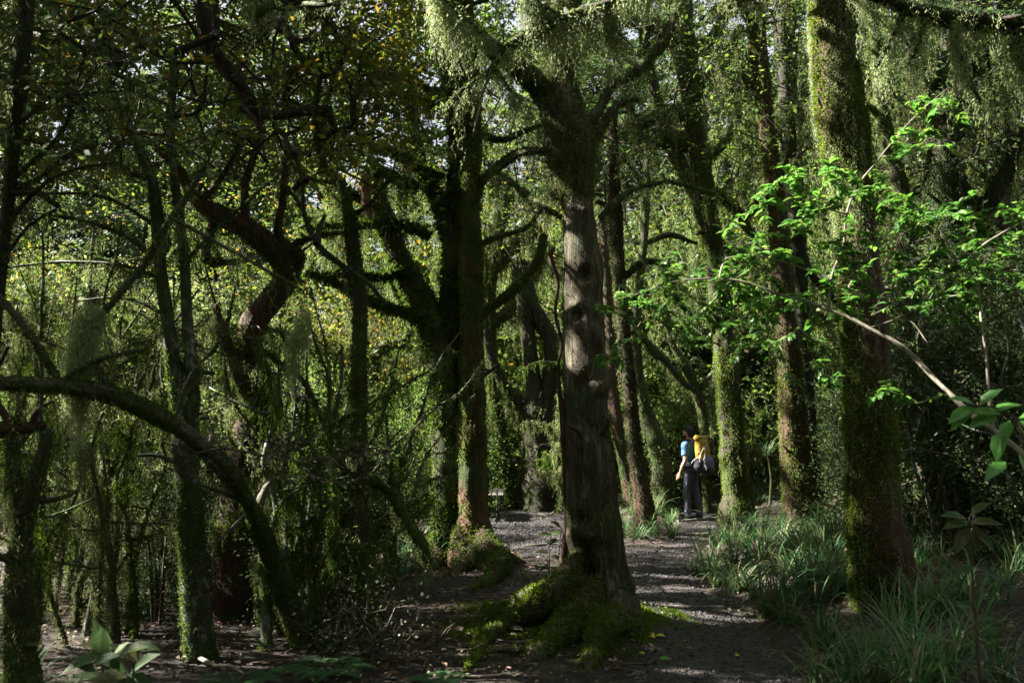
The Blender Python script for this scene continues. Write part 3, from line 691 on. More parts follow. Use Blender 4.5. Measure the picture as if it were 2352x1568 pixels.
# --- big right trunk
d = 8.5
TR['right'] = hero('mossy_trunk_tree', 'thick green mossed trunk with flared base, nearest tree on the right of the grass bank', 'tree',
    [[(2050, 1450, 190), (2040, 1400, 160), (2015, 1280, 128), (2005, 1150, 118), (1998, 1000, 112), (1992, 850, 104), (1982, 700, 98), (1968, 560, 94), (1955, 450, 92), (1938, 330, 112), (1925, 200, 112), (1915, 80, 104), (1908, -40, 98), (1900, -200, 92)]],
    M['barkr'], M['mossy'], rg, d, tuft=1.25, sides=40, step=.06, flute=[.22, .14, .1, .08], tl=.05,
    bias=lambda p, n_: np.clip(.5 + .8 * vnoise(p * np.array([3, 3, 1.2])) - .45 * n_[:, 0] + .2 + .15 * (p[:, 2] > 3.4), .05, 1), beard_n=60, beard_L=.16, beard_stem=1.)
root, base, surf, ls = TR['right']
mh = MB(); V, C = surf[0]
p, nn = scatter(V, C, 5200, rg, lambda p, n_: np.clip((vnoise(p * np.array([5, 5, 1.0])) > .1) * (p[:, 2] > 3.2) * 1. + .12, 0, 1) * (n_[:, 0] < .5)); strands(mh, p + nn * .02, rg.uniform(.08, .4, len(p)), rg, leaf=.028, wid=.009, sway=.02)
mh.build('moss_curtain', M['beardp'], root, base)

# --- mid right trunks
d = 17.3
TR['D'] = hero('mossy_trunk_tree', 'bright green mossed trunk standing immediately right of the hiker', 'tree',
    [[(1698, 1192, 84), (1690, 1120, 64), (1682, 1000, 58), (1672, 880, 52), (1660, 760, 48), (1648, 650, 48), (1632, 550, 48), (1615, 420, 46), (1600, 300, 50), (1585, 200, 50), (1570, 60, 48), (1558, -80, 46)], [(1630, 560, 34), (1590, 430, 34), (1545, 340, 34), (1510, 240, 30), (1485, 120, 26), (1470, -30, 22)]],
    M['bark'], M['mossy'], rg, d, lw=1.35, tuft=1.5, sides=24, beard_n=12, beard_L=.6, tl=.05, beard_stem=.7,
    limbs=[[(1640, 440, 20), (1690, 480, 18), (1720, 530, 14), (1760, 560, 8)], [(1600, 330, 30), (1520, 320, 40), (1450, 310, 34), (1400, 290, 16)], [(1590, 260, 26), (1530, 260, 34), (1460, 290, 20)], [(1600, 200, 26), (1660, 150, 20), (1700, 60, 14)], [(1620, 370, 20), (1670, 320, 14), (1700, 260, 12)],
           [(1560, 100, 30), (1500, 60, 26), (1430, 50, 20), (1380, 80, 12)], [(1580, 120, 24), (1640, 80, 20), (1690, -20, 16)]])
d = 15.2
TR['E'] = hero('mossy_trunk_tree', 'mossy trunk with a red bark patch, between the hiker tree and the big right trunk', 'tree',
    [[(1845, 1232, 92), (1838, 1170, 76), (1828, 1050, 66), (1820, 930, 58), (1810, 800, 50), (1798, 650, 46), (1785, 480, 42), (1765, 330, 40), (1748, 180, 40), (1735, 40, 40), (1728, -80, 38)]],
    M['barkr'], M['mossy'], rg, d, lw=1.35, tuft=1.5, sides=24, beard_n=14, beard_L=.45, beard_stem=.5,
    limbs=[[(1785, 420, 12), (1820, 340, 14), (1840, 260, 12)], [(1750, 210, 14), (1710, 180, 12), (1690, 100, 10)], [(1780, 440, 14), (1740, 470, 14), (1700, 520, 10)], [(1745, 60, 26), (1700, 20, 20), (1650, 30, 12)]])
d = 17.5
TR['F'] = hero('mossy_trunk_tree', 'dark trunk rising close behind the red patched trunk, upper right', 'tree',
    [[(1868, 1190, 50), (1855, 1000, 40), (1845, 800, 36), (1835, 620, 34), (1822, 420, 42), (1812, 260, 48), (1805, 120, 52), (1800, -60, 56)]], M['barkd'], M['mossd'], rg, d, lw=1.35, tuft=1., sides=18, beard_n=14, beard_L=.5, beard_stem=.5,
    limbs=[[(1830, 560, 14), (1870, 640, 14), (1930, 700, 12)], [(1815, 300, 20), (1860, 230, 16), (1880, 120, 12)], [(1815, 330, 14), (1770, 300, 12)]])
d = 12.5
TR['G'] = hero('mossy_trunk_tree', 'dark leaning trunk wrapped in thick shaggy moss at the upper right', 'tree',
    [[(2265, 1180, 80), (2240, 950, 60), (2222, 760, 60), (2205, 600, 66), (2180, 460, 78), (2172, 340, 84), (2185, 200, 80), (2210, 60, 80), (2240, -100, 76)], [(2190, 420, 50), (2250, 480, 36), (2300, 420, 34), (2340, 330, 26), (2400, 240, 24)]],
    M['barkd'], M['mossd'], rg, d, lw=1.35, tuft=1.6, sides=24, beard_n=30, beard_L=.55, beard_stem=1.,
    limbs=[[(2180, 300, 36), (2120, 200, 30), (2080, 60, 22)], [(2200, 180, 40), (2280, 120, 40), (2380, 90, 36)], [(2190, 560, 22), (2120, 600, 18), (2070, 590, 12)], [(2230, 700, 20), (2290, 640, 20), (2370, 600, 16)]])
TR['G2'] = hero('mossy_trunk_tree', 'forked dark trunk with moss, partly behind the shaggy leaning trunk at the right edge', 'tree',
    [[(2330, 1150, 60), (2320, 900, 50), (2300, 700, 48), (2290, 500, 56), (2305, 330, 50), (2310, 150, 60), (2330, -60, 60)]], M['barkd'], M['moss'], rg, 14.5, lw=1.35, tuft=1.2, sides=18, beard_n=20, beard_L=.5, beard_stem=1.,
    limbs=[[(2295, 420, 26), (2240, 360, 20), (2210, 260, 14)], [(2300, 560, 26), (2370, 500, 20), (2420, 470, 16)]])
TR['G3'] = hero('mossy_trunk_tree', 'slender curved mossy trunk between the big right trunk and the shaggy leaning trunk', 'tree',
    [[(2130, 1150, 40), (2115, 900, 32), (2095, 700, 30), (2085, 560, 34), (2072, 450, 38), (2040, 330, 34), (2020, 220, 30), (2010, 80, 26), (1990, -60, 24)]], M['bark'], M['moss'], rg, 12, tuft=1., sides=14, beard_n=20, beard_L=.4, beard_stem=1.,
    limbs=[[(2075, 470, 16), (2120, 420, 14), (2140, 330, 10)], [(2030, 280, 14), (1985, 230, 12)]])
# leaning slim trunks behind the stump
TR['L1'] = hero('leaning_tree', 'slim ivy green trunk with brown foot, first right of the stump', 'tree',
    [[(1482, 1185, 50), (1468, 1100, 38), (1455, 1000, 34), (1442, 860, 32), (1428, 720, 28), (1418, 560, 28), (1412, 400, 24), (1405, 250, 20)]], M['barkr'], M['mossd'], rg, 16.5, tuft=1.3, sides=16, beard_n=16, beard_L=.5, beard_stem=.4,
    limbs=[[(1418, 560, 30), (1412, 470, 40), (1400, 380, 26)], [(1430, 640, 14), (1480, 600, 14), (1540, 610, 10)], [(1415, 480, 14), (1370, 460, 10)]],
    bias=lambda p, n_: np.clip(.9 * sstep(.8, 1.6, p[:, 2]) + .15, 0, 1))
TR['L2'] = hero('leaning_tree', 'slim bent trunk with a bluish green skin, between the slim ivy trunk and the hiker', 'tree',
    [[(1522, 1150, 44), (1520, 1080, 44), (1505, 1010, 40), (1478, 930, 32), (1462, 840, 26), (1462, 720, 22), (1475, 600, 20), (1485, 460, 18), (1490, 300, 14)]], M['bark'], M['mossd'], rg, 19.5, tuft=.8, sides=14, beard_n=14, beard_L=.5, beard_stem=1.,
    limbs=[[(1465, 760, 12), (1520, 820, 16), (1570, 880, 14), (1600, 900, 8)], [(1480, 560, 12), (1540, 540, 14), (1600, 560, 8)]])
TR['L3'] = hero('leaning_tree', 'reddish leaning trunk half hidden behind the right side of the stump', 'tree',
    [[(1450, 1140, 36), (1432, 1050, 30), (1415, 960, 28), (1405, 850, 26), (1395, 700, 26), (1385, 500, 22)]], M['barkr'], M['moss'], rg, 21, tuft=.7, sides=12)
TR['L4'] = hero('leaning_tree', 'thin crooked mossy trunk leaning left just behind the hiker', 'tree',
    [[(1625, 1160, 20), (1620, 1050, 22), (1618, 980, 22), (1600, 900, 22), (1575, 840, 20), (1545, 790, 14), (1525, 700, 12)]], M['bark'], M['mossy'], rg, 21, tuft=1.4, sides=10, beard_n=14, beard_L=.6, limbs=[[(1600, 900, 14), (1640, 850, 12)], [(1575, 840, 12), (1500, 810, 14), (1470, 760, 10)]])
# far trees seen through the gap
TR['M1'] = hero('gnarled_tree', 'dark forked gnarled tree far beyond the clearing, between the twin trunks and the stump', 'tree',
    [[(1245, 1135, 90), (1240, 1050, 66), (1235, 960, 66), (1222, 860, 36), (1212, 760, 34), (1200, 660, 34), (1185, 590, 26)], [(1240, 1110, 60), (1242, 980, 48), (1262, 880, 36), (1270, 800, 36), (1245, 740, 36), (1220, 690, 34), (1205, 600, 24)], [(1240, 1080, 40), (1226, 990, 28), (1190, 920, 24), (1150, 870, 22), (1120, 790, 20), (1110, 700, 14)]],
    M['barkd'], M['moss'], rg, 22, tuft=1.1, sides=16, beard_n=16, beard_L=.7, beard_stem=.8)
TR['M2'] = hero('gnarled_tree', 'shaggy sunlit mossy tree bending over, left of the forked gnarled tree', 'tree',
    [[(1178, 1140, 34), (1150, 1000, 28), (1130, 850, 28), (1120, 700, 34), (1122, 600, 44), (1140, 520, 48), (1165, 460, 44), (1150, 410, 30), (1120, 430, 16)], [(1130, 620, 30), (1190, 560, 30), (1240, 520, 20)], [(1120, 750, 26), (1180, 700, 26), (1230, 620, 24), (1260, 560, 14)]],
    M['bark'], M['mossy'], rg, 22.5, tuft=1.8, tl=.07, sides=14, beard_n=30, beard_L=.5, beard_stem=1.)

# --- left group
TR['H'] = hero('crooked_tree', 'massive crooked dark tree with stringy bark, its bends mossy, left of the twin trunks', 'tree',
    [[(545, 1430, 175), (545, 1380, 140), (548, 1250, 112), (556, 1120, 92), (575, 1010, 84), (600, 940, 72), (590, 870, 62), (565, 810, 60), (585, 740, 60), (622, 690, 56), (655, 640, 48), (648, 600, 48), (610, 560, 52), (560, 520, 50), (500, 490, 44), (450, 460, 36), (400, 380, 26), (350, 330, 20)],
     [(610, 940, 50), (570, 880, 44), (540, 820, 30), (510, 760, 24), (495, 700, 14)], [(650, 630, 36), (690, 590, 26), (640, 540, 20), (650, 450, 18), (660, 330, 14)]],
    M['barkr'], M['moss'], rg, 9, tuft=1.0, sides=30, flute=[.25, .14, .1], beard_n=30, beard_L=.3, beard_stem=1.2,
    limbs=[[(560, 530, 24), (560, 440, 18), (590, 340, 16), (600, 220, 12)], [(500, 490, 22), (470, 590, 30), (540, 600, 12)], [(640, 580, 20), (720, 540, 14), (800, 530, 10)], [(450, 470, 20), (520, 400, 14), (560, 300, 10)]],
    bias=lambda p, n_: np.clip((.5 + .8 * vnoise(p * 2.2)) * sstep(1.0, 1.9, p[:, 2]) + .06, 0, 1))
TR['I'] = hero('pale_mossy_tree', 'slender tree with lichen patched twin stems in front of the massive crooked trunk', 'tree',
    [[(465, 1530, 78), (455, 1450, 66), (445, 1320, 58), (435, 1180, 54), (425, 1060, 50), (412, 960, 38), (400, 860, 30), (385, 740, 28), (368, 620, 28), (360, 500, 26), (345, 400, 22), (300, 300, 18), (250, 180, 14), (220, 60, 12)],
     [(440, 1080, 34), (442, 960, 30), (440, 850, 28), (430, 730, 26), (424, 600, 22), (410, 480, 20), (398, 380, 18), (392, 250, 14), (400, 120, 10)]],
    M['barkp'], M['moss'], rg, 7.2, tuft=1.1, sides=22, tl=.04, beard_n=26, beard_L=.22, beard_stem=.5,
    limbs=[[(380, 720, 10), (320, 690, 9), (250, 680, 7), (180, 690, 5)], [(425, 610, 10), (470, 560, 9), (560, 470, 7), (640, 400, 5)], [(365, 600, 12), (290, 540, 10), (180, 500, 8), (60, 480, 6)], [(360, 520, 10), (260, 460, 9), (150, 440, 7), (20, 450, 5)], [(350, 420, 9), (240, 360, 8), (120, 350, 6)],
           [(410, 480, 10), (470, 400, 8), (500, 300, 6)], [(370, 640, 9), (280, 610, 8), (120, 600, 7), (-20, 620, 5)]],
    bias=lambda p, n_: np.clip((.55 + .9 * vnoise(p * 2.5) - .5 * n_[:, 1]) * (1 - .8 * sstep(2.0, 2.6, p[:, 2]) * (p[:, 2] < 3.2)), .05, 1))
TR['J'] = hero('slim_mossy_tree', 'slim upright mossy trunk between the massive crooked tree and the twin trunks', 'tree',
    [[(848, 1500, 50), (840, 1400, 42), (828, 1280, 38), (822, 1150, 38), (822, 1000, 38), (825, 850, 34), (825, 700, 32), (812, 580, 28), (800, 480, 24), (780, 420, 20), (740, 370, 16), (725, 280, 12), (735, 160, 10), (745, 20, 9)]],
    M['bark'], M['moss'], rg, 7.7, tuft=1.3, sides=18, tl=.045, beard_n=34, beard_L=.28, beard_stem=1.,
    limbs=[[(800, 500, 10), (850, 460, 8), (900, 400, 6)], [(775, 420, 10), (700, 400, 8), (640, 330, 6), (600, 200, 5)], [(820, 690, 10), (780, 610, 9), (740, 580, 8), (690, 480, 7), (640, 420, 5)], [(840, 1080, 10), (790, 1040, 9), (720, 1030, 6)]])
TR['K'] = hero('arching_tree', 'pale topped trunk arching from the left edge down to the ground', 'tree',
    [[(705, 1510, 56, 7.5), (668, 1400, 44, 7.4), (625, 1280, 42, 7.2), (578, 1170, 38, 6.9), (520, 1080, 38, 6.6), (440, 1005, 38, 6.4), (350, 948, 38, 6.1), (250, 905, 40, 5.9), (130, 885, 34, 5.7), (0, 880, 34, 5.6), (-140, 870, 34, 5.5)]],
    barkmat('arching_bark', (.02, .017, .012), (.08, .07, .055), (.2, .18, .15), moss=(.05, .075, .015), mossamt=.45, stretch=(1.6, 6, 6)), M['moss'], rg, 6.6, tuft=1.5, sides=22, step=.05, rough=.45, tl=.04, beard_n=14, beard_L=.2, beard_stem=.6,
    limbs=[[(250, 890, 16, 5.9), (190, 780, 16, 5.9), (250, 690, 14, 5.9), (330, 600, 14, 6), (385, 520, 16, 6), (440, 440, 14, 6), (470, 380, 8, 6)], [(140, 880, 16, 5.7), (70, 770, 18, 5.7), (0, 690, 18, 5.7), (-60, 640, 16, 5.7)], [(390, 500, 9, 5.9), (480, 545, 9, 5.9), (590, 605, 8, 5.9), (685, 655, 7, 5.9)],
           [(400, 960, 9, 6.3), (440, 860, 8, 6.3), (500, 780, 7, 6.4), (540, 660, 6, 6.4)], [(130, 885, 10, 5.7), (210, 830, 8, 5.8), (330, 800, 6, 5.9)]],
    bias=lambda p, n_: np.clip(.15 + .7 * (vnoise(p * 3) > 0) + .9 * sstep(1.5, .9, p[:, 2]), 0, 1))
root, base, surf, ls = TR['K']
mh = MB()
q = np.repeat(np.array([P(185 + a, 800 + b, 5.85) for a, b in [(0, 0), (-10, 30), (8, -40), (-18, 60), (15, -70), (-5, 90), (30, -90)]]), 150, 0) + rg.normal(size=(1050, 3)) * np.array([.035, .035, .03])
strands(mh, q, rg.uniform(.1, .42, len(q)), rg, leaf=.03, wid=.009, sway=.03)
q = np.repeat(np.array([P(a, b, 6.2) for a, b in [(675, 770), (672, 790), (688, 740), (705, 715)]]), 45, 0) + rg.normal(size=(180, 3)) * .018
strands(mh, q, rg.uniform(.1, .4, len(q)), rg, leaf=.03, wid=.009, sway=.03)
mh.build('moss_clump', M['beardp'], root, base)
TR['N1'] = hero('mossy_snag', 'broken dark mossy snag at the lower left edge', 'tree stump', [[(52, 1600, 84), (46, 1450, 60), (44, 1300, 50), (58, 1180, 42), (84, 1090, 34), (106, 1020, 26), (112, 985, 10)], [(56, 1180, 34), (35, 1100, 28), (28, 1030, 24), (40, 960, 16), (60, 900, 8)]],
    M['bark'], M['moss'], rg, 5.2, tuft=1.8, sides=20, tl=.04, tw=.013, beard_n=90, beard_L=.16, beard_stem=1.)
TR['N2'] = hero('dark_edge_tree', 'black silhouetted slim trunk with arching bare branches at the left edge', 'tree',
    [[(-60, 1560, 60), (-50, 1200, 50), (-30, 900, 36), (-8, 700, 28), (8, 560, 26), (22, 420, 28), (32, 300, 34), (42, 180, 40), (55, 60, 40), (70, -60, 36)]], M['barkd'], M['moss'], rg, 6, tuft=.35, sides=16, beard_n=20, beard_L=.22, beard_stem=.3,
    limbs=[[(20, 420, 14), (80, 360, 13), (140, 300, 11), (170, 220, 8), (190, 120, 6)], [(30, 330, 12), (90, 250, 10), (180, 215, 8), (320, 210, 6)], [(10, 520, 10), (80, 440, 9), (170, 390, 7), (280, 370, 5)], [(22, 440, 9), (90, 410, 8), (190, 340, 6), (300, 330, 4)], [(5, 600, 8), (60, 520, 8), (120, 480, 6)]])
TR['stub'] = hero('fallen_limb', 'short red barked limb poking in from the left edge below the arching trunk', 'branch', [[(-120, 985, 40), (-20, 985, 34), (50, 982, 28), (105, 975, 14)]], M['barkr'], M['moss'], rg, 5.2, tuft=1., sides=16, beard_n=20, beard_L=.15, foot=False)
TR['droop'] = hero('fallen_limb', 'drooping mossy limb resting on the ground just left of the twin trunks', 'branch', [[(985, 1305, 20), (965, 1240, 26), (930, 1190, 28), (900, 1130, 26), (860, 1105, 20), (820, 1080, 14), (760, 1010, 10), (700, 880, 12), (640, 830, 12), (560, 770, 10)]], M['bark'], M['moss'], rg, 8.2, tuft=1.1, sides=12, beard_n=44, beard_L=.3, foot=False, beard_stem=1.,
    limbs=[[(905, 1150, 10), (895, 1080, 8), (910, 1030, 6)]])
TR['lean'] = hero('bare_branch', 'thin dark dead branch slanting down left of the twin trunks', 'branch', [[(885, 700, 9), (850, 655, 9), (790, 610, 9), (730, 560, 9), (700, 500, 8), (690, 400, 6), (650, 300, 5)]], M['barkd'], M['moss'], rg, 6.8, tuft=.4, sides=8, foot=False)
# dangling white dead twig in the upper middle
mb = MB(); limb(mb, [(1135, 90, 9), (1130, 160, 8), (1110, 210, 7), (1098, 260, 6), (1085, 315, 3)], 6, sides=6, step=.05)
tag(mb.build('dead_twig', M['twigp'], smooth=True), 'thin white dead twig dangling below the mossy branch, upper middle', 'twig')
mb = MB(); limb(mb, [(1425, 440, 5), (1435, 480, 6), (1440, 520, 4), (1470, 590, 3), (1500, 640, 3)], 10, sides=6, step=.08)
tag(mb.build('dead_twig', M['twigp'], smooth=True), 'thin white dead twig hanging right of the stump', 'twig')
CARVE = False
# overhead mossy bough in the upper middle, near the camera
d = 6.0
TR['bough'] = hero('mossy_bough', 'near bough hung with pale sunlit moss across the top middle of the view', 'branch',
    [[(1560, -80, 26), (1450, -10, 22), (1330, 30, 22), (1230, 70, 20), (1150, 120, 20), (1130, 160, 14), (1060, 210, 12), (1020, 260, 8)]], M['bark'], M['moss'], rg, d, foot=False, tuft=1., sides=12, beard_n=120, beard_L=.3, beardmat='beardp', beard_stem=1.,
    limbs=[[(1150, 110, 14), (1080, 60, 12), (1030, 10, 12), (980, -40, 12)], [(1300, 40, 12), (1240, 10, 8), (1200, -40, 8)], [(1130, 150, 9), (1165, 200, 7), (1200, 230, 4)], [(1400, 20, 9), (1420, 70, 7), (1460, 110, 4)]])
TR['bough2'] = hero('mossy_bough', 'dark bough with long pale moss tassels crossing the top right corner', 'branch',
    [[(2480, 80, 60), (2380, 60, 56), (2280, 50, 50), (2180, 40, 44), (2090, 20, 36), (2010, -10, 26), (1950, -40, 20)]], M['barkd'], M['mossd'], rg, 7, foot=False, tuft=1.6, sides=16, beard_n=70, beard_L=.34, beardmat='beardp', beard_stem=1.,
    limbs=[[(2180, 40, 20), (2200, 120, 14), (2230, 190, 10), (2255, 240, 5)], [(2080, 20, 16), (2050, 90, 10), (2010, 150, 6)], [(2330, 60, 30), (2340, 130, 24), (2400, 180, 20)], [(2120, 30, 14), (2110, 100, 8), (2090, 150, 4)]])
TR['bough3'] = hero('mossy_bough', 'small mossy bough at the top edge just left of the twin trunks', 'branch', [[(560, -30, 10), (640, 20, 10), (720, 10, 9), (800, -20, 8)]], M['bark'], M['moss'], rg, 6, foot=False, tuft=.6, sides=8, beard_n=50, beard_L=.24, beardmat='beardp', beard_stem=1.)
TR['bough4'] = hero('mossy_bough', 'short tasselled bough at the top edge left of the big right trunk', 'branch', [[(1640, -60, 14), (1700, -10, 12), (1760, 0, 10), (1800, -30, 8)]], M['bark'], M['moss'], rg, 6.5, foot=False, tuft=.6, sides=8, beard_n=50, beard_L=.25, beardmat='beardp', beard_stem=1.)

CARVE = True
# ------------------------------------------------------------------ crowns of the trees in view
def crown(key, targets, leaf, n, L, W, rng, spread=.25, kind='rhomb', wood_r=.005, top=None, name='foliage', bmat=None, starts=None, carve=True, rmax=.06, beard_n=0):
    root, base, surf, ls = TR[key]
    if starts is None:
        starts = []
        for V, C in surf + ls:
            starts += list(C[::4]) if len(C) > 8 else list(C)
        starts = np.array(starts); zt = np.percentile(starts[:, 2], 45); starts = starts[starts[:, 2] >= zt]
    A, par, paths, cnt = grow(starts, targets, rng, step=.35, jit=.05)
    branches(A, par, paths, cnt, wood_r, bmat or M['barkd'], root, base, rmax)
    ml = MB(); sprays(ml, A, paths, n, rng, spread, L, W, kind, carve=carve); ml.build(name, leaf, root, base)
    if beard_n:
        q = np.concatenate([A[p[1:]] for p, _ in paths]); q = q[rng.integers(0, len(q), beard_n)]
        q = np.repeat(q, 6, 0) + rng.normal(size=(len(q) * 6, 3)) * .03; q = q[keep(q, rng)]
        mh = MB(); dq = max(1, base[1] / 9); strands(mh, q, .06 + rng.exponential(.10 + .008 * base[1], len(q)), rng, leaf=.036 * dq ** .7, wid=.012 * dq, sp=.023 * dq ** .7); mh.build('hanging_moss', M['beard'], root, base)
def twigleaves(mb, A, paths, n, rng, L, W, ext=.05):
    a = np.array([A[p[-2]] for p, _ in paths]); b = np.array([A[p[-1]] for p, _ in paths]); d = unit(b - a)
    q0 = np.repeat(a, n, 0); d0 = np.repeat(d, n, 0); ln = np.repeat(np.linalg.norm(b - a, axis=1), n)[:, None]
    q = q0 + d0 * rng.uniform(0, 1, (len(q0), 1)) * ln
    side = unit(np.cross(d0, np.array([0, 0, 1.])) + 1e-6) * rng.choice([-1, 1], (len(q0), 1))
    D = unit(side * rng.uniform(.5, 1.1, (len(q0), 1)) + d0 * rng.uniform(.1, .9, (len(q0), 1)) + rng.normal(size=q.shape) * .18 + np.array([0, 0, .05]))
    l = L * rng.uniform(.45, 1.35, len(q)); leaves(mb, q, D, unit(np.array([0, 0, 1.]) + rng.normal(size=q.shape) * .33), l, l * W / L * rng.uniform(.8, 1.2, len(q)), rng, droop=.32, fold=.14)
def frust(n, x0, x1, y0, y1, d0, d1, rng, dens=None):
    o = []
    while len(o) < n:
        x, y, dd = rng.uniform(x0, x1), rng.uniform(y0, y1), rng.uniform(d0, d1)
        if dens is not None and rng.uniform() > dens(x, y): continue
        o.append(P(x, y, dd))
    return np.array(o)
def box(n, x0, x1, y0, y1, z0, z1, rng): return rng.uniform([x0, y0, z0], [x1, y1, z1], (n, 3))
rc = np.random.default_rng(77)
dl = lambda x, y: np.clip(1.15 - y / 520, .1, 1)
crown('I', frust(340, -50, 620, -60, 430, 6.5, 10, rc, dl), M['leafy'], 46, .06, .03, rc, spread=.22, beard_n=160)
crown('J', frust(300, 520, 960, -60, 400, 7, 10, rc, dl), M['leafy'], 46, .06, .03, rc, spread=.22, beard_n=120)
crown('N2', frust(60, -60, 330, -60, 360, 5.5, 6.5, rc), M['leafd'], 26, .06, .028, rc, spread=.2, beard_n=60)
crown('H', frust(300, 0, 1000, -100, 560, 9, 13, rc, dl), M['leafg'], 46, .06, .03, rc, spread=.28, beard_n=160)
for key, n_, a0, a1, b0, b1, e0, e1, lf in [('double', 230, 900, 1330, -80, 420, 12, 16, 'leafg'), ('D', 230, 1380, 1760, -80, 420, 15, 19, 'leafg'), ('E', 170, 1620, 1950, -80, 480, 14, 18, 'leafg'), ('F', 130, 1700, 2100, -80, 500, 16.5, 21, 'leafg'),
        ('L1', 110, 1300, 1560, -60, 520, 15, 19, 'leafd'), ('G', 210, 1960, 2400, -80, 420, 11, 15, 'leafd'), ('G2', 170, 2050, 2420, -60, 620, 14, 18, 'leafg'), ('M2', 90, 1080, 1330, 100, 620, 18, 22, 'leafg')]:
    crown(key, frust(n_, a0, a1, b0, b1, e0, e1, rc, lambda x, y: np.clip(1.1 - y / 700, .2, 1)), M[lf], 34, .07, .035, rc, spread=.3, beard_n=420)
# roof above the frame: unseen crowns added to shade the scene
def shade_roof(key, n, x0, x1, y0, y1, z0=None, z1=None, per=60, leaf='leafg'):
    t = rc.uniform([x0, y0], [x1, y1], (n, 2)); zlow = np.maximum(5.2, CAMZ + t[:, 1] * .50 + .35); z = zlow + rc.uniform(0, 2.6, n)
    crown(key, np.column_stack([t, z]), M[leaf], per, .145, .075, rc, spread=.45, name='crown', wood_r=.006, rmax=.08)
shade_roof('H', 465, -14, -2.5, 4, 15, per=90)
shade_roof('double', 263, -6, 2.5, 9, 20, per=70)
shade_roof('right', 356, 0, 8, 2, 12, per=70)
shade_roof('stump', 263, -3, 3, 3, 12, per=70)
shade_roof('N2', 341, -11, -1, -3, 7, per=70)
shade_roof('double', 200, -12, -4, 15, 22, per=70)
shade_roof('J', 263, -9, -3, 6, 14, per=70)
shade_roof('D', 201, 2, 9, 12, 22, per=60)
shade_roof('G', 186, 4, 12, 6, 18, per=60)
shade_roof('E', 93, 2, 8, 11, 18, per=60)

# ------------------------------------------------------------------ thicket stems on the left
rs = np.random.default_rng(11)
zones = [(34, (10, 330), (7, 13), 'thin upright mossy sapling in the thicket left of the pale twin stemmed tree', 'mossy saplings at the far left'),
         (24, (330, 560), (9.5, 15), 'thin mossy sapling crowded around the massive crooked tree', 'mossy saplings around the crooked tree'),
         (32, (610, 890), (7.4, 11.5), 'thin sapling curtained with hanging moss, between the crooked tree and the twin trunks', 'moss curtained saplings'),
         (10, (1120, 1300), (20.5, 25), 'slender sapling standing at the back of the clearing behind the bench', 'saplings behind the clearing'),
         (12, (1560, 1860), (20.5, 26), 'slender sapling in the undergrowth behind the hiker', 'saplings behind the hiker'),
         (20, (2060, 2380), (9.5, 15), 'thin dark sapling in the shaded undergrowth at the right', 'saplings in the right undergrowth')]
for (n_, xr, dr, lab, grp) in zones:
    for i in range(n_):
        x = rs.uniform(*xr); dd = rs.uniform(*dr); b0 = P(x, 1300, dd); X, Y = b0[0], dd; z = H1(X, Y)
        base = np.array([X, Y, z]); root = thing('mossy_sapling', lab, 'sapling', base, grp)
        hgt = rs.uniform(1.6, 2.9) if xr[0] == 610 else rs.uniform(1.8, 3.6) if xr[0] < 600 else rs.uniform(2.2, 4.); k = 7; t = np.linspace(0, 1, k)
        lean = rs.normal(size=2) * .35; pts = np.stack([X + lean[0] * t ** 1.5 + rs.normal(size=k) * .06 * (t > 0), Y + lean[1] * t + rs.normal(size=k) * .05 * (t > 0), z - .05 + hgt * t], 1)
        r0 = rs.uniform(.012, .038); mt = MB(); S = tube(mt, pts, r0 * (1.15 - t * .8), sides=7, step=.12, rough=.2, wob=.05, seed=i)
        bs = [S]
        for j in range(rs.integers(2, 6)):
            a = pts[rs.integers(2, 6)]; an = rs.uniform(0, 6.28); L = rs.uniform(.4, 1.1); dv = np.array([math.cos(an), math.sin(an), rs.uniform(-.1, .6)])
            bs.append(tube(mt, [a, a + dv * L * .5 + rs.normal(size=3) * .05, a + dv * L + [0, 0, rs.uniform(-.1, .2)]], [r0 * .4, r0 * .3, r0 * .15], sides=5, step=.12, wob=.04))
        mt.build('trunk', M['bark'] if rs.uniform() < .7 else M['barkp'], root, base, smooth=True)
        f = max(1, dd / 9); mm = MB()
        right = xr[0] > 2000
        for S_ in bs:
            p, nn = scatter(*S_, int((500 if S_ is S else 120) * (.4 if right else 1)), rs); tufts(mm, p, nn, .035 * f ** .5, .013 * f ** .5, rs)
            beard(mm, *S_, int((44 if S_ is S else 20) * (.3 if right else 1)) + 1, rs, L=.25 if right else .3, clump=5, leaf=.034 * f ** .7, wid=.011 * f, sp=.02 * f ** .7)
        mm.build('moss', M['beard' if rs.uniform() < .5 else 'moss'] if not right else M['mossd'], root, base)
        if rs.uniform() < .2:
            tg = pts[-3:][rs.integers(0, 3, 9)] + rs.normal(size=(9, 3)) * .35
            A, par, paths, cnt = grow(pts[2:], tg, rs, .25, .03); branches(A, par, paths, cnt, .003, M['twig'], root, base)
            ml = MB(); sprays(ml, A, paths, 26, rs, .2, .055, .028, flat=.5); ml.build('foliage', M['leafg'] if not right else M['leafd'], root, base)

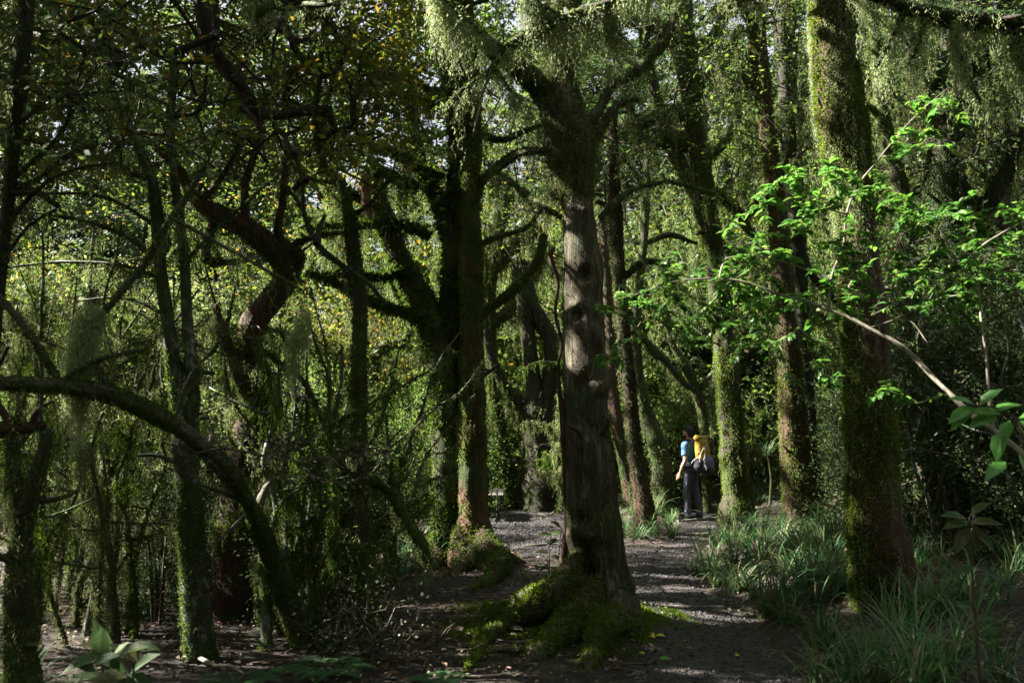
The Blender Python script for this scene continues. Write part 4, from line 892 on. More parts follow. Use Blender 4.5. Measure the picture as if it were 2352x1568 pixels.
# ------------------------------------------------------------------ background wood: variants + copies
def bush_variant(seed, leaf, hgt, wid, nt_, per, L, name, cat, bare=.25, moss=False, sr=1.):
    r = np.random.default_rng(seed); root = thing(name, '', cat, (0, -200, 0))
    th = r.uniform(0, 6.28, nt_); rad = wid * r.uniform(0, 1, nt_) ** .5; z = hgt * (bare + (1 - bare) * r.uniform(0, 1, nt_))
    rad = rad * (1 - .5 * (z / hgt) ** 2) * (1 + .3 * vnoise(np.stack([np.cos(th) * 2, np.sin(th) * 2, z], 1)))
    tg = np.stack([rad * np.cos(th), rad * np.sin(th), z], 1)
    st = np.array([[.15 * r.normal(), .15 * r.normal(), 0.] for _ in range(4)]); st2 = np.vstack([st] + [st[i] * (1 + 2 * u) + [0, 0, hgt * .55 * u] for i in range(4) for u in (.25, .5, .75, 1)])
    A, par, paths, cnt = grow(st2, tg, r, .4, .05); mw = MB()
    for i in range(4): tube(mw, [st[i] + [0, 0, -.2], st[i] * 2 + [0, 0, hgt * .3], st[i] * 3 + [0, 0, hgt * .55]], [.05 * sr, .04 * sr, .025 * sr], sides=6, step=.3, rough=.2)
    wood(mw, A, paths, cnt, .005); mw.build('stems', M['twig'], root, (0, 0, 0), smooth=True)
    ml = MB(); sprays(ml, A, paths, per, r, .3, L, L * .5, carve=False, flat=.3); ml.build('foliage', leaf, root, (0, 0, 0))
    if moss:
        q = np.concatenate([A[p[1:]] for p, _ in paths]); q = q[r.integers(0, len(q), 160)]; q = np.repeat(q, 5, 0) + r.normal(size=(800, 3)) * .06
        mh = MB(); strands(mh, q, r.uniform(.2, .7, len(q)), r, leaf=.09, wid=.03, sp=.05); mh.build('hanging_moss', M['beard'], root, (0, 0, 0))
    return root
def gnarl_variant(seed, hgt):
    r = np.random.default_rng(seed); root = thing('crooked_mossy_tree', '', 'tree', (0, -200, 0))
    mt = MB(); mm = MB(); mh = MB(); Ss = []; tips = []
    def walk(a, dv, L, r0, depth):
        k = max(4, int(L / .45)); pts = [a]; dv = unit(dv)
        for i in range(k):
            dv = unit(dv + r.normal(size=3) * .42 + np.array([0, 0, .10 if depth < 2 else -.02])); pts.append(pts[-1] + dv * L / k)
        pts = np.array(pts); rr = r0 * (1 - .62 * np.linspace(0, 1, len(pts))); Ss.append((tube(mt, pts, rr, sides=(11, 9, 7, 5)[depth], step=.16, rough=.32, wob=.06, seed=int(r.integers(99))), depth, L))
        if depth < 3:
            for q in range((4, 4, 3)[depth]):
                i = r.integers(len(pts) // 3 + (1 if depth == 0 else 0), len(pts)); an = r.uniform(0, 6.28)
                nd = unit(np.array([math.cos(an), math.sin(an), r.uniform(-.25, .75)])) + dv * .3
                walk(pts[i], nd, L * r.uniform(.45, .75), rr[i] * r.uniform(.55, .75), depth + 1)
        else: tips.append(pts[-1])
    walk(np.array([0, 0, -.2]), np.array([r.normal() * .25, r.normal() * .25, 1.]), hgt * .62, r.uniform(.15, .24), 0)
    for S, dp, L in Ss:
        p, nn = scatter(*S, int(L * (900, 520, 300, 150)[dp]), r); tufts(mm, p, nn, .06, .03, r); beard(mh, *S, int(L * (8, 16, 16, 10)[dp]) + 1, r, L=.5, clump=5, leaf=.07, wid=.024, sp=.045)
    mm.build('moss', M['mossy'] if seed % 2 else M['moss'], root, (0, 0, 0)); mh.build('hanging_moss', M['beardf'], root, (0, 0, 0))
    tips = np.array(tips); tg = np.repeat(tips, 2, 0) + r.normal(size=(len(tips) * 2, 3)) * .5
    A, par, paths, cnt = grow(tips, tg, r, .3, .05); wood(mt, A, paths, cnt, .006); mt.build('trunk', M['bark'], root, (0, 0, 0), smooth=True)
    ml = MB(); sprays(ml, A, paths, 34, r, .32, .08, .04, carve=False); ml.build('crown', M[('leafg', 'leafd', 'leafy')[seed % 3]], root, (0, 0, 0))
    return root
bushY = [bush_variant(100 + i, M['leafl' if i else 'leafy'], 4.2, 1.7, 110, 48, .085, 'leafy_shrub', 'shrub', .1, True) for i in range(2)]
bushG = [bush_variant(110 + i, M['leafg'], 3.6, 1.6, 110, 52, .08, 'leafy_shrub', 'shrub', .08) for i in range(2)]
bushD = [bush_variant(120 + i, M['leafd'], 3.2, 1.2, 110, 70, .05, 'leafy_shrub', 'shrub', .05) for i in range(2)]
bushP = [bush_variant(130, M['leafp'], .8, .3, 34, 9, .05, 'leafy_shrub', 'shrub', .1, sr=.12)]
gn = [gnarl_variant(i, h) for i, h in enumerate([5.2, 6.2, 7.0, 5.6, 6.6])]
wall = [bush_variant(140 + i, M['leafd' if i else 'leafg'], 15, 4.2, 170, 130, .17, 'tall_leafy_tree', 'tree', .1, sr=3) for i in range(2)]
used = set()
def blocked(x, y, hgt, wid):
    for T, r in SHAFTS:
        v = np.array([x, y]) - T[:2]; t = v @ SUN[:2] / (SUN[:2] @ SUN[:2])
        if t > 0 and T[2] + t * SUN[2] < hgt and np.linalg.norm(v - t * SUN[:2]) < wid + r: return True
    return False
def at(xp, dd): return (xp - 1176) / F_ * dd, dd
def field(n_, vs, xr, dr, sr, lab, grp, hgt=0, wid=0, ring=False):
    for i in range(n_):
        for k in range(25):
            if ring: a = -math.pi / 2 + rs.uniform(*xr); q = rs.uniform(*dr); x, y = q * math.cos(a), q * math.sin(a)
            else: x, y = at(rs.uniform(*xr), rs.uniform(*dr))
            if vs is gn and (math.hypot(x - 3.6, y - 19.5) < 4.6 * sr[1] or math.hypot(x + .3, y - 19) < 3. * sr[1]): continue
            if not hgt or not blocked(x, y, hgt, wid): break
        v = vs[rs.integers(len(vs))]; z = H1(x, y); rz = rs.uniform(0, 6.28); s = rs.uniform(*sr)
        if v.name not in used:
            used.add(v.name); v.location = (x, y, z); v.rotation_euler = (0, 0, rz); v.scale = (s, s, s); v['label'] = lab; v['group'] = grp
        else: dup(v, (x, y, z), rz, s, lab, grp)
field(20, bushY, (-150, 1020), (15, 36), (.8, 1.35), 'sunlit yellow green shrub hung with moss in the bright wood behind the left thicket', 'sunlit shrubs behind the left thicket', 3.6, .8)
field(14, bushG, (560, 1060), (14.5, 24), (.5, .8), 'low green shrub behind the crooked tree and the twin trunks', 'low green shrubs behind the twin trunks', 2.4, .7)
field(20, bushG, (1060, 1500), (23.5, 34), (.5, .9), 'green shrub at the back of the clearing beyond the bench', 'shrubs beyond the clearing', 2.5, .6)
field(22, bushG, (1500, 2050), (22, 34), (.6, 1.), 'green shrub in the undergrowth beyond the hiker', 'shrubs beyond the hiker')
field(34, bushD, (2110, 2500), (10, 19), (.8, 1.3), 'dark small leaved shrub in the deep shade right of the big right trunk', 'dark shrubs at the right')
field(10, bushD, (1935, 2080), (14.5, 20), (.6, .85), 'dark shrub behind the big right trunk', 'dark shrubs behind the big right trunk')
for (xp, dd, s_) in [(870, 7.2, .8), (905, 7.8, .75), (930, 7.0, .6), (840, 6.9, .6), (780, 7.4, .7), (700, 8.2, .6)]:
    field(1, bushP, (xp, xp + 1), (dd, dd + .01), (s_, s_ + .01), 'small purple grey leaved seedling in the litter left of the stump', 'purple grey seedlings')
field(30, gn, (-200, 1120), (13.5, 34), (.8, 1.3), 'crooked mossy tree in the sunlit wood behind the left thicket', 'crooked trees behind the left thicket', 6, 1.2)
field(22, gn, (1120, 2500), (22, 38), (.85, 1.4), 'crooked mossy tree in the wood behind the clearing and the hiker', 'crooked trees behind the clearing')
field(60, wall, (-500, 2900), (36, 60), (.9, 1.6), 'tall leafy tree closing off the far wood', 'far tall trees')
field(50, bushG, (-2., 2.), (9, 20), (1.9, 2.6), 'unseen leafy growth added around the camera to shade the scene', 'added shade growth around the camera', ring=True)  # out of view, added to block light from behind and beside the camera
field(22, wall, (-1.7, 1.7), (19, 30), (.7, .9), 'unseen tall leafy tree added around the camera to shade the scene', 'added shade trees around the camera', ring=True)  # taller unseen ring, added only for its shade
field(20, bushD, (0, 900), (8.5, 13), (.35, .55), 'low dark shrub in the left thicket', 'low dark shrubs in the left thicket')
field(20, gn, (1050, 2400), (21, 32), (1.3, 1.9), 'tall crooked mossy tree rising above the wood behind the hiker', 'tall crooked trees behind the hiker')
# ------------------------------------------------------------------ bright sapling branches at the right
r = np.random.default_rng(5)
d = 5.5
root = thing('leafy_sapling', 'near sapling with bright green leaves on pale thin branches spreading over the right side', 'sapling', (lambda b: (b[0], b[1], H1(b[0], b[1])))(P(2560, 1500, 5.0)))
base = np.array(root.location)
ms = MB(); stems = [[(2560, 1620, 26, 5.0), (2500, 1250, 24, 5.0), (2380, 1060, 20, 5.1), (2230, 930, 18, 5.2), (2100, 820, 16, 5.4), (1990, 750, 14, 5.5), (1900, 705, 12, 5.6), (1810, 680, 9, 5.7), (1700, 650, 7, 5.8), (1560, 650, 5, 5.9), (1440, 690, 3, 6)],
    [(1905, 710, 11, 5.6), (1912, 640, 10, 5.6), (1940, 560, 9, 5.6), (1945, 490, 9, 5.6), (1975, 420, 8, 5.6), (2040, 340, 6, 5.6), (2110, 260, 4, 5.6), (2180, 200, 3, 5.6)], [(1825, 680, 7, 5.7), (1840, 750, 7, 5.6), (1890, 800, 5, 5.6), (1870, 850, 3, 5.6)],
    [(2300, 980, 12, 5.1), (2265, 800, 9, 5.2), (2240, 640, 8, 5.3), (2230, 580, 8, 5.3), (2320, 520, 6, 5.2), (2400, 460, 5, 5.2)], [(2235, 590, 6, 5.3), (2170, 550, 5, 5.4), (2080, 500, 4, 5.4)], [(2000, 750, 5, 5.5), (2080, 740, 4, 5.5), (2130, 790, 3, 5.4)],
    [(1945, 490, 5, 5.6), (1860, 460, 4, 5.6), (1780, 420, 3, 5.6)], [(1912, 640, 5, 5.6), (1800, 600, 4, 5.7), (1700, 580, 3, 5.8)]]
stn = []
for s_ in stems:
    S = limb(ms, s_, d, sides=8, step=.06, rough=.3, wob=.045, rfreq=9, widen=.68); stn += list(S[1][::2])
ms.build('stem', M['twigp'], root, base, smooth=True)
stn = np.array(stn)
def sprig(n_, cx_, cy_, rx, ry, d0, d1):
    a = r.uniform(0, 6.28, n_); q = r.uniform(0, 1, n_) ** .6
    return np.array([P(cx_ + rx * q_ * math.cos(a_), cy_ + ry * q_ * math.sin(a_), r.uniform(d0, d1)) for a_, q_ in zip(a, q)])
tg = np.concatenate([sprig(44, 1860, 430, 150, 60, 5.3, 5.9), sprig(50, 2200, 640, 170, 100, 5.2, 6.2), sprig(60, 1620, 700, 230, 110, 5.7, 6.8), sprig(30, 1850, 700, 200, 80, 5.6, 6.5), sprig(26, 1790, 540, 170, 60, 5.4, 6.1), sprig(30, 2050, 470, 160, 80, 5.3, 5.8), sprig(24, 2130, 300, 90, 90, 5.3, 5.8), sprig(34, 2200, 500, 180, 70, 5.0, 5.7), sprig(26, 1650, 620, 200, 60, 5.6, 6.3),
    sprig(24, 1950, 600, 150, 50, 5.3, 6), sprig(22, 1470, 690, 110, 50, 5.7, 6.4), sprig(20, 1700, 760, 180, 60, 5.5, 6.2), sprig(14, 1880, 830, 120, 60, 5.4, 5.9), sprig(10, 2290, 600, 80, 90, 4.9, 5.4), sprig(10, 1420, 820, 60, 40, 5.8, 6.2), sprig(8, 2060, 900, 80, 40, 5.2, 5.6)])
A, par, paths, cnt = grow(stn, tg, r, .16, .012)
branches(A, par, paths, cnt, .0016, M['twigp'], root, base, .006)
ml = MB(); twigleaves(ml, A, paths, 17, r, .05, .024); ml.build('leaves', M['leafb'], root, base)

def broadleaf(name, lab, cat, basept, stem_px, leaves_px, mat, L, wl=.5):
    """near broad leaved plant: stem path + (x, y, depth, angle, size) leaves"""
    root = thing(name, lab, cat, basept); b = np.array(root.location); ms = MB(); ml = MB()
    for s_ in stem_px: tube(ms, [P(*q[:3]) for q in s_], [q[3] for q in s_], sides=6, step=.05, rough=.1)
    ms.build('stem', M['twig'], root, b, smooth=True)
    for (x, y, dd, an, s) in leaves_px:
        D = np.array([[math.cos(an), -.35, math.sin(an)]]); leaves(ml, P(x, y, dd)[None], D, np.array([[.15 * r.normal(), -.55, 1.]]), L * s, L * s * wl, r, droop=.28, fold=.1)
    ml.build('leaves', mat, root, b); return root
gb = lambda x, y, d_: (lambda q: (q[0], q[1], H1(q[0], q[1])))(P(x, y, d_))
broadleaf('broadleaf_plant', 'bright glossy broad leaves at the right edge, nearest the camera', 'plant', gb(2480, 1600, 3.6), [[(2480, 1700, 3.6, .012), (2440, 1200, 3.6, .009), (2360, 1000, 3.6, .006), (2300, 940, 3.6, .004), (2230, 930, 3.6, .003)]],
    [(2300, 950, 3.6, 2.9, .9), (2290, 955, 3.6, 3.3, .9), (2280, 945, 3.6, .5, .7), (2320, 965, 3.6, -2.2, .7), (2330, 965, 3.6, -.5, 1.), (2340, 960, 3.6, .3, .8), (2240, 930, 3.6, 2.7, .8), (2240, 935, 3.6, 3.4, .9), (2250, 930, 3.6, .9, .7), (2230, 940, 3.6, -2.6, .8), (2300, 990, 3.6, -2., .8), (2340, 1040, 3.6, -1.2, .9), (2310, 1060, 3.6, -2.7, .8)], M['leaff'], .14)
broadleaf('broadleaf_plant', 'dim broad leaved seedling with one yellowing leaf low at the right edge', 'plant', gb(2230, 1500, 5.2), [[(2250, 1560, 5.2, .01), (2240, 1400, 5.2, .008), (2225, 1220, 5.2, .005), (2230, 1180, 5.2, .003)]],
    [(2225, 1200, 5.2, 3.1, .9), (2220, 1190, 5.2, 2.8, .9), (2230, 1200, 5.2, 0.2, .9), (2225, 1210, 5.2, -2.3, .9), (2235, 1215, 5.2, -.7, .9), (2230, 1180, 5.2, .8, .7), (2240, 1205, 5.2, -1.6, .8), (2235, 1300, 5.2, 3.3, .8), (2240, 1300, 5.2, -.3, .8), (2245, 1390, 5.2, 2.9, .7)], M['leafd'], .17)
pl = []
for i in range(17):
    a = r.uniform(.1, 3.0); pl.append((r.uniform(200, 330), r.uniform(1478, 1560), r.uniform(3.9, 4.2), r.uniform(-.5, 3.6), r.uniform(.6, 1.1)))
broadleaf('broadleaf_plant', 'green broad leaved plant at the bottom left corner', 'plant', gb(260, 1700, 4.1), [[(260, 1760, 4.1, .01), (250, 1620, 4.1, .007), (230, 1510, 4.05, .004)], [(265, 1760, 4.1, .008), (300, 1600, 4.1, .006), (310, 1500, 4.1, .003)]], pl, M['leafd'], .15)
broadleaf('broadleaf_plant', 'small dark broad leaved seedling against the left side of the stump', 'plant', gb(1265, 1330, 9.3), [[(1262, 1345, 9.3, .006), (1262, 1280, 9.3, .005), (1265, 1225, 9.3, .003)], [(1280, 1340, 9.3, .006), (1285, 1260, 9.3, .005), (1290, 1200, 9.3, .003)]],
    [(1265, 1228, 9.3, 2.9, .9), (1265, 1225, 9.3, .3, 1.), (1288, 1210, 9.3, 2.4, .9), (1290, 1205, 9.3, .4, .8), (1285, 1240, 9.3, 3.2, 1.), (1262, 1270, 9.3, 2.8, .9), (1265, 1275, 9.3, -.2, .9), (1285, 1250, 9.3, 0, 1.), (1262, 1300, 9.3, 3.3, .8), (1280, 1300, 9.3, -.3, .8)], M['leafd'], .13, .6)
# dull leafy twigs across the left thicket (purple grey leaves)
root = thing('leafy_twig', 'leafy twig with dull purple grey leaves stretching across in front of the slim mossy trunk', 'branch', P(460, 1040, 6.3)); b = np.array(root.location)
tg = frust(40, 480, 900, 990, 1110, 6.0, 6.8, r); A, par, paths, cnt = grow(np.array([P(x, y, 6.3) for x, y in [(460, 1040), (520, 1030), (600, 1045), (680, 1060), (760, 1050), (840, 1045)]]), tg, r, .15, .015)
mw = MB(); wood(mw, A, paths, cnt, .002, rmax=.006); limb(mw, [(450, 1040, 6), (520, 1030, 5), (600, 1045, 5), (680, 1060, 4), (760, 1050, 3), (840, 1045, 2)], 6.3, sides=5); mw.build('branches', M['twig'], root, b)
ml = MB(); twigleaves(ml, A, paths, 10, r, .05, .02); ml.build('leaves', M['leafp'], root, b)

# ------------------------------------------------------------------ grass tufts and ferns
def grass_variant(seed, n_, L, wid=.014):
    r = np.random.default_rng(seed); mb = MB()
    a = r.uniform(0, 6.28, n_); l = L * r.uniform(.5, 1.25, n_); arch = r.uniform(.35, 1.0, n_); p0 = r.normal(size=(n_, 2)) * .04; k = 7
    t = np.linspace(0, 1, k); rad = np.outer(l * arch, t ** 1.25) * .85; z = l[:, None] * (t[None] * 1.0 - arch[:, None] * .85 * t[None] ** 2.4) * .9
    c = np.stack([p0[:, :1] + rad * np.cos(a)[:, None], p0[:, 1:] + rad * np.sin(a)[:, None], z], -1)
    s = np.stack([-np.sin(a), np.cos(a), np.zeros(n_)], 1)[:, None] * (wid * (1 - t ** 2.5) * .5 + .0006)[None, :, None] * r.uniform(.6, 1.3, (n_, 1, 1))
    V = np.stack([c - s, c + s], 2).reshape(-1, 3); i = (np.arange(n_)[:, None] * k + np.arange(k - 1)[None]).ravel() * 2
    mb.add(V, np.stack([i, i + 1, i + 3, i + 2], 1)); o = mb.build('grass_tuft', M['grass']); tag(o, '', 'grass tuft'); return o
gv = [grass_variant(200 + i, n_, L) for i, (n_, L) in enumerate([(38, .72), (48, .6), (30, .85), (56, .5), (24, .62), (44, .9)])]
def tuft_at(x, y, s, lab, grp, sd=rs):
    v = gv[sd.integers(len(gv))]; c = v if v.name not in used else v.copy()
    if c is v: used.add(v.name)
    else: sc.collection.objects.link(c)
    c.location = (x, y, H1(x, y) - .02); c.rotation_euler = (sd.normal() * .08, sd.normal() * .08, sd.uniform(0, 6.28)); c.scale = (s, s, s); c['label'] = lab; c['group'] = grp
def patch(n_, xs, ys, s0, s1, lab, grp, smin=.05):
    k = 0; it = 0
    while k < n_ and it < 5000:
        it += 1; g = gpt(rs.uniform(*xs), rs.uniform(*ys)); sd_ = sdist(np.array([g[0]]), np.array([g[1]]))[0]
        if sd_ < smin: continue
        tuft_at(g[0], g[1], rs.uniform(s0, s1), lab, grp); k += 1
patch(74, (1590, 1960), (1265, 1430), .55, 1.15, 'arching grass tuft on the bank between the path and the big right trunk', 'grass tufts on the right bank')
patch(24, (1640, 1920), (1205, 1280), .6, 1., 'grass tuft on the bank below the mossy trunks right of the hiker', 'grass tufts below the mossy trunks')
patch(36, (1760, 2352), (1430, 1620), .7, 1.1, 'dark grass tuft low at the bottom right around the foot of the big right trunk', 'grass tufts at the bottom right')
patch(22, (1420, 1545), (1160, 1250), .6, 1.1, 'grass tuft in the island between the clearing and the path', 'grass tufts in the path island', smin=-.05)
patch(18, (1150, 1320), (1140, 1166), .6, 1., 'grass tuft along the back edge of the clearing', 'grass tufts behind the clearing')
patch(18, (850, 1000), (1230, 1330), .5, .9, 'grass tuft left of the foot of the twin trunks', 'grass tufts left of the twin trunks')
patch(14, (1570, 1760), (1150, 1195), .6, 1., 'grass tuft behind the hiker', 'grass tufts behind the hiker')
patch(10, (200, 420), (1330, 1440), .5, .8, 'small grass tuft in the litter of the left thicket', 'grass tufts in the left thicket')
patch(20, (2080, 2360), (1230, 1430), .6, 1.0, 'grass tuft in the shade right of the big right trunk', 'grass tufts right of the big trunk')
for (x_, y_, s_, lab) in [(1205, 1345, .45, 'small grass tuft on the moss between the stump and the twin trunks'), (70, 1600, .9, 'strap leaved grass tuft in the bottom left corner')]:
    g = gpt(x_, y_); tuft_at(g[0], g[1], s_, lab, 'single grass tufts')
def fern(x, y, lab, L=.4, nf=9):
    g = gpt(x, y); g[2] = H1(g[0], g[1]); mb = MB()
    for i in range(nf):
        a = i * 6.28 / nf + r.uniform(-.2, .2); l = L * r.uniform(.8, 1.1); k = 26; t = np.linspace(.08, 1, k)
        c = np.stack([l * t * math.cos(a), l * t * math.sin(a), l * (.75 * t - .65 * t * t) + .02], 1) + g
        tube(mb, c[::4], np.full(len(c[::4]), .002), sides=3, step=.1)
        s = np.array([-math.sin(a), math.cos(a), 0]); ln = .3 * l * np.sin(math.pi * np.clip(t * .92 + .08, 0, 1)) ** .8 + .004
        for sg in (1, -1):
            D = unit(np.tile(s * sg, (k, 1)) + np.array([math.cos(a), math.sin(a), 0]) * .35 + [0, 0, -.15]); side = unit(np.cross(D, np.array([0, 0, 1.]))); rhombi(mb, c, D, ln, .016 * l / .4, r, side=side)
    return tag(mb.build('fern', M['fern'], origin=g), lab, 'fern')
fern(740, 1575, 'small fern at the bottom edge left of the dirt patch', .34)
fern(545, 1600, 'small fern at the bottom edge below the pale twin stemmed tree', .3)
fern(2020, 1400, 'little fern at the left foot of the big right trunk', .3)
fern(1880, 1360, 'fern among the grass on the bank near the big right trunk', .35)
fern(1010, 1590, 'young plant of fern fronds at the bottom edge left of the stump roots', .22)
# spiky fern-like plants behind the hiker
for (x_, y_, dd, lab) in [(1600, 1010, 21.5, 'spray of bright strap leaves beside the head of the hiker'), (1765, 1040, 19.5, 'spray of bright strap leaves right of the mossed trunk beside the hiker')]:
    q = P(x_, y_ + 40, dd); o = gv[1].copy(); sc.collection.objects.link(o); root = thing('strap_leaf_plant', lab, 'plant', (q[0], q[1], H1(q[0], q[1])))
    ms = MB(); tube(ms, [(0, 0, -.1), (.05, 0, (q[2]) * .5), (0, 0, q[2])], [.03, .025, .02], sides=7, rough=.2); ms.build('trunk', M['bark'], root); sc.collection.objects.unlink(o)
    l = bpy.data.objects.new('leaves', gv[1].data); sc.collection.objects.link(l); l.parent = root; l.location = (0, 0, q[2]); l.scale = (1.2, 1.2, 1.)
# roots and sticks on the ground
def ground_root(pts, lab, mat='twig', cat='root', lift=.012):
    q = []; rr = []
    for (a, b_, w_) in pts:
        g = G(a, b_); q.append(g + [0, 0, lift]); rr.append(px(w_, g[1]) * .5)
    mb = MB(); tube(mb, q, rr, sides=8, step=.06, rough=.3, wob=.03, rfreq=8); tag(mb.build('surface_root' if cat == 'root' else 'fallen_stick', M[mat], origin=q[0] * 1.0, smooth=True), lab, cat)
ground_root([(1310, 1178, 8), (1275, 1176, 9), (1262, 1186, 8), (1235, 1182, 7), (1215, 1190, 5)], 'gnarled surface root at the back of the clearing beside the stump')
ground_root([(1262, 1186, 4), (1245, 1192, 4), (1240, 1202, 3)], 'short forked rootlet in front of the gnarled root in the clearing')
ground_root([(1300, 1250, 6), (1250, 1255, 7), (1200, 1258, 5)], 'thin pale root lying across the clearing left of the stump', 'twigp')
ground_root([(425, 1520, 9), (460, 1522, 10), (500, 1540, 10), (530, 1542, 9), (565, 1560, 7)], 'pale crooked stick lying at the foot of the pale twin stemmed tree', 'twigp', 'stick', .03)
ground_root([(960, 1470, 8), (1010, 1462, 8), (1050, 1475, 6)], 'reddish bark strip on the dirt left of the stump roots', 'barkr', 'stick', .02)
ground_root([(1150, 1560, 8), (1090, 1562, 10), (1000, 1566, 8)], 'dark root crossing the dirt at the bottom edge')

# ------------------------------------------------------------------ bench
def boxm(mb, c, s, rot=0., j=0.):
    c = np.asarray(c, float); s = np.asarray(s, float) / 2; q = np.array([[x, y, z] for z in (-1, 1) for y in (-1, 1) for x in (-1, 1)], float) * s
    if j: q += np.random.default_rng(int(abs(c.sum()) * 1000)).normal(size=q.shape) * j
    R_ = np.array([[math.cos(rot), -math.sin(rot), 0], [math.sin(rot), math.cos(rot), 0], [0, 0, 1]])
    mb.add(q @ R_.T + c, [[0, 2, 3, 1], [4, 5, 7, 6], [0, 1, 5, 4], [2, 6, 7, 3], [0, 4, 6, 2], [1, 3, 7, 5]])
g = G(1143, 1199); base = g.copy()
root = thing('park_bench', 'weathered slatted wooden bench half hidden behind the twin trunks at the clearing', 'bench', base); root.rotation_euler = (0, 0, .012)
M['bench'] = plain('grey_bench_wood', (.10, .09, .09), .75, .4, 14, .006, 60); M['benchd'] = plain('bench_post', (.05, .048, .035), .85, .5, 9, .01, 40)
def bx(name, mat, c, s):
    mb = MB(); boxm(mb, c, s, 0, .002); o = mb.build(name, mat, root); bv = o.modifiers.new('b', 'BEVEL'); bv.width = .008; bv.segments = 2
for i in range(4): bx('seat_slat', M['bench'], (.06 - .115 * i, .95, .50), (.10, 2.1, .045))
for yy in (.05, 1.85):
    bx('leg', M['benchd'], (.0, yy, .22), (.09, .1, .50)); bx('leg', M['benchd'], (-.28, yy, .22), (.09, .1, .50)); bx('crosspiece', M['benchd'], (-.12, yy, .455), (.46, .08, .04))
bx('side_rail', M['benchd'], (.085, .95, .44), (.03, 1.9, .09))

# ------------------------------------------------------------------ hiker
hp = G(1588, 1196); hp[2] = H1(hp[0], hp[1]) + .03
PHI = math.radians(48)
person = thing('person', 'hiker in blue t-shirt and dark trousers standing on the path, looking up to the left', 'person', hp); person.rotation_euler = (0, 0, PHI)
def ell(mb, c, r_, n_=14, m_=10, tilt=0):
    th = np.linspace(0, 2 * math.pi, n_, endpoint=False); ph = np.linspace(0, math.pi, m_)[1:-1]
    V = [[0, 0, 1.]] + [[math.sin(p_) * math.cos(t_), math.sin(p_) * math.sin(t_), math.cos(p_)] for p_ in ph for t_ in th] + [[0, 0, -1.]]
    V = np.array(V) * r_
    if tilt:
        ct, st_ = math.cos(tilt), math.sin(tilt); V = np.stack([V[:, 0], V[:, 1] * ct - V[:, 2] * st_, V[:, 1] * st_ + V[:, 2] * ct], 1)
    V = V + c; k = len(ph)
    tri = [[0, 1 + i, 1 + (i + 1) % n_] for i in range(n_)] + [[len(V) - 1, 1 + (k - 1) * n_ + (i + 1) % n_, 1 + (k - 1) * n_ + i] for i in range(n_)]
    qd = [[1 + j * n_ + i, 1 + (j + 1) * n_ + i, 1 + (j + 1) * n_ + (i + 1) % n_, 1 + j * n_ + (i + 1) % n_] for j in range(k - 1) for i in range(n_)]
    mb.add(V, np.array(tri), np.array(qd))
def etube(mb, pts, rx, ry, sides=16):
    """vertical-ish elliptical tube with closed ends"""
    pts = np.array(pts, float); th = np.linspace(0, 2 * math.pi, sides, endpoint=False)
    V = np.concatenate([[p_ + [a * math.cos(t_), b * math.sin(t_), 0] for t_ in th] for p_, a, b in zip(pts, rx, ry)] + [pts[:1], pts[-1:]])
    k = len(pts); f = [[j * sides + i, j * sides + (i + 1) % sides, (j + 1) * sides + (i + 1) % sides, (j + 1) * sides + i] for j in range(k - 1) for i in range(sides)]
    tri = [[k * sides, (i + 1) % sides, i] for i in range(sides)] + [[k * sides + 1, (k - 1) * sides + i, (k - 1) * sides + (i + 1) % sides] for i in range(sides)]
    mb.add(V, np.array(f), np.array(tri))
def ctube(mb, pts, rad, sides=12):
    V, C = tube(mb, pts, rad, sides=sides, step=.03, cap=True)
    k = len(mb.v[-1]); i0 = mb.n - k; mb.add(C[:1], np.array([])); c0 = mb.n - 1
    mb.f.append(np.array([[c0, i0 + (i + 1) % sides, i0 + i] for i in range(sides)]))
def remeshed(mb, name, mat, parent, vox, smooth=2):
    o = mb.build(name, mat, parent); md = o.modifiers.new('remesh', 'REMESH'); md.mode = 'VOXEL'; md.voxel_size = vox; md.use_smooth_shade = True
    if smooth: s_ = o.modifiers.new('smooth', 'SMOOTH'); s_.iterations = smooth; s_.factor = .5
    return o
skin = plain('skin', (.4, .23, .16), .55, .1, 20, .0)
# local axes: +Y facing, -X is the left side
fl, fr = (-.11, .02), (.12, -.10)
mb = MB()
etube(mb, [(0, 0, .86), (0, 0, .98), (0, 0, 1.10), (0, .01, 1.25), (0, .01, 1.38), (0, 0, 1.47), (0, 0, 1.50)], [.15, .16, .145, .165, .18, .12, .06], [.11, .115, .10, .115, .115, .08, .06])
ctube(mb, [(0, 0, 1.46), (0, .015, 1.53), (0, .02, 1.58)], [.062, .056, .06])
HC = np.array([-.01, .035, 1.665])
ell(mb, HC, (.077, .098, .115), 18, 14, .18); ell(mb, HC + [0, .05, -.06], (.055, .055, .055), tilt=0)
ell(mb, HC + [-.003, .112, -.005], (.013, .02, .02)); ell(mb, HC + [-.078, -.005, -.01], (.012, .02, .033)); ell(mb, HC + [.078, -.005, -.01], (.012, .02, .033))
ell(mb, HC + [0, .098, -.052], (.024, .012, .008)); 
for sx in (-1, 1): ell(mb, HC + [sx * .03, .088, .025], (.022, .015, .010))
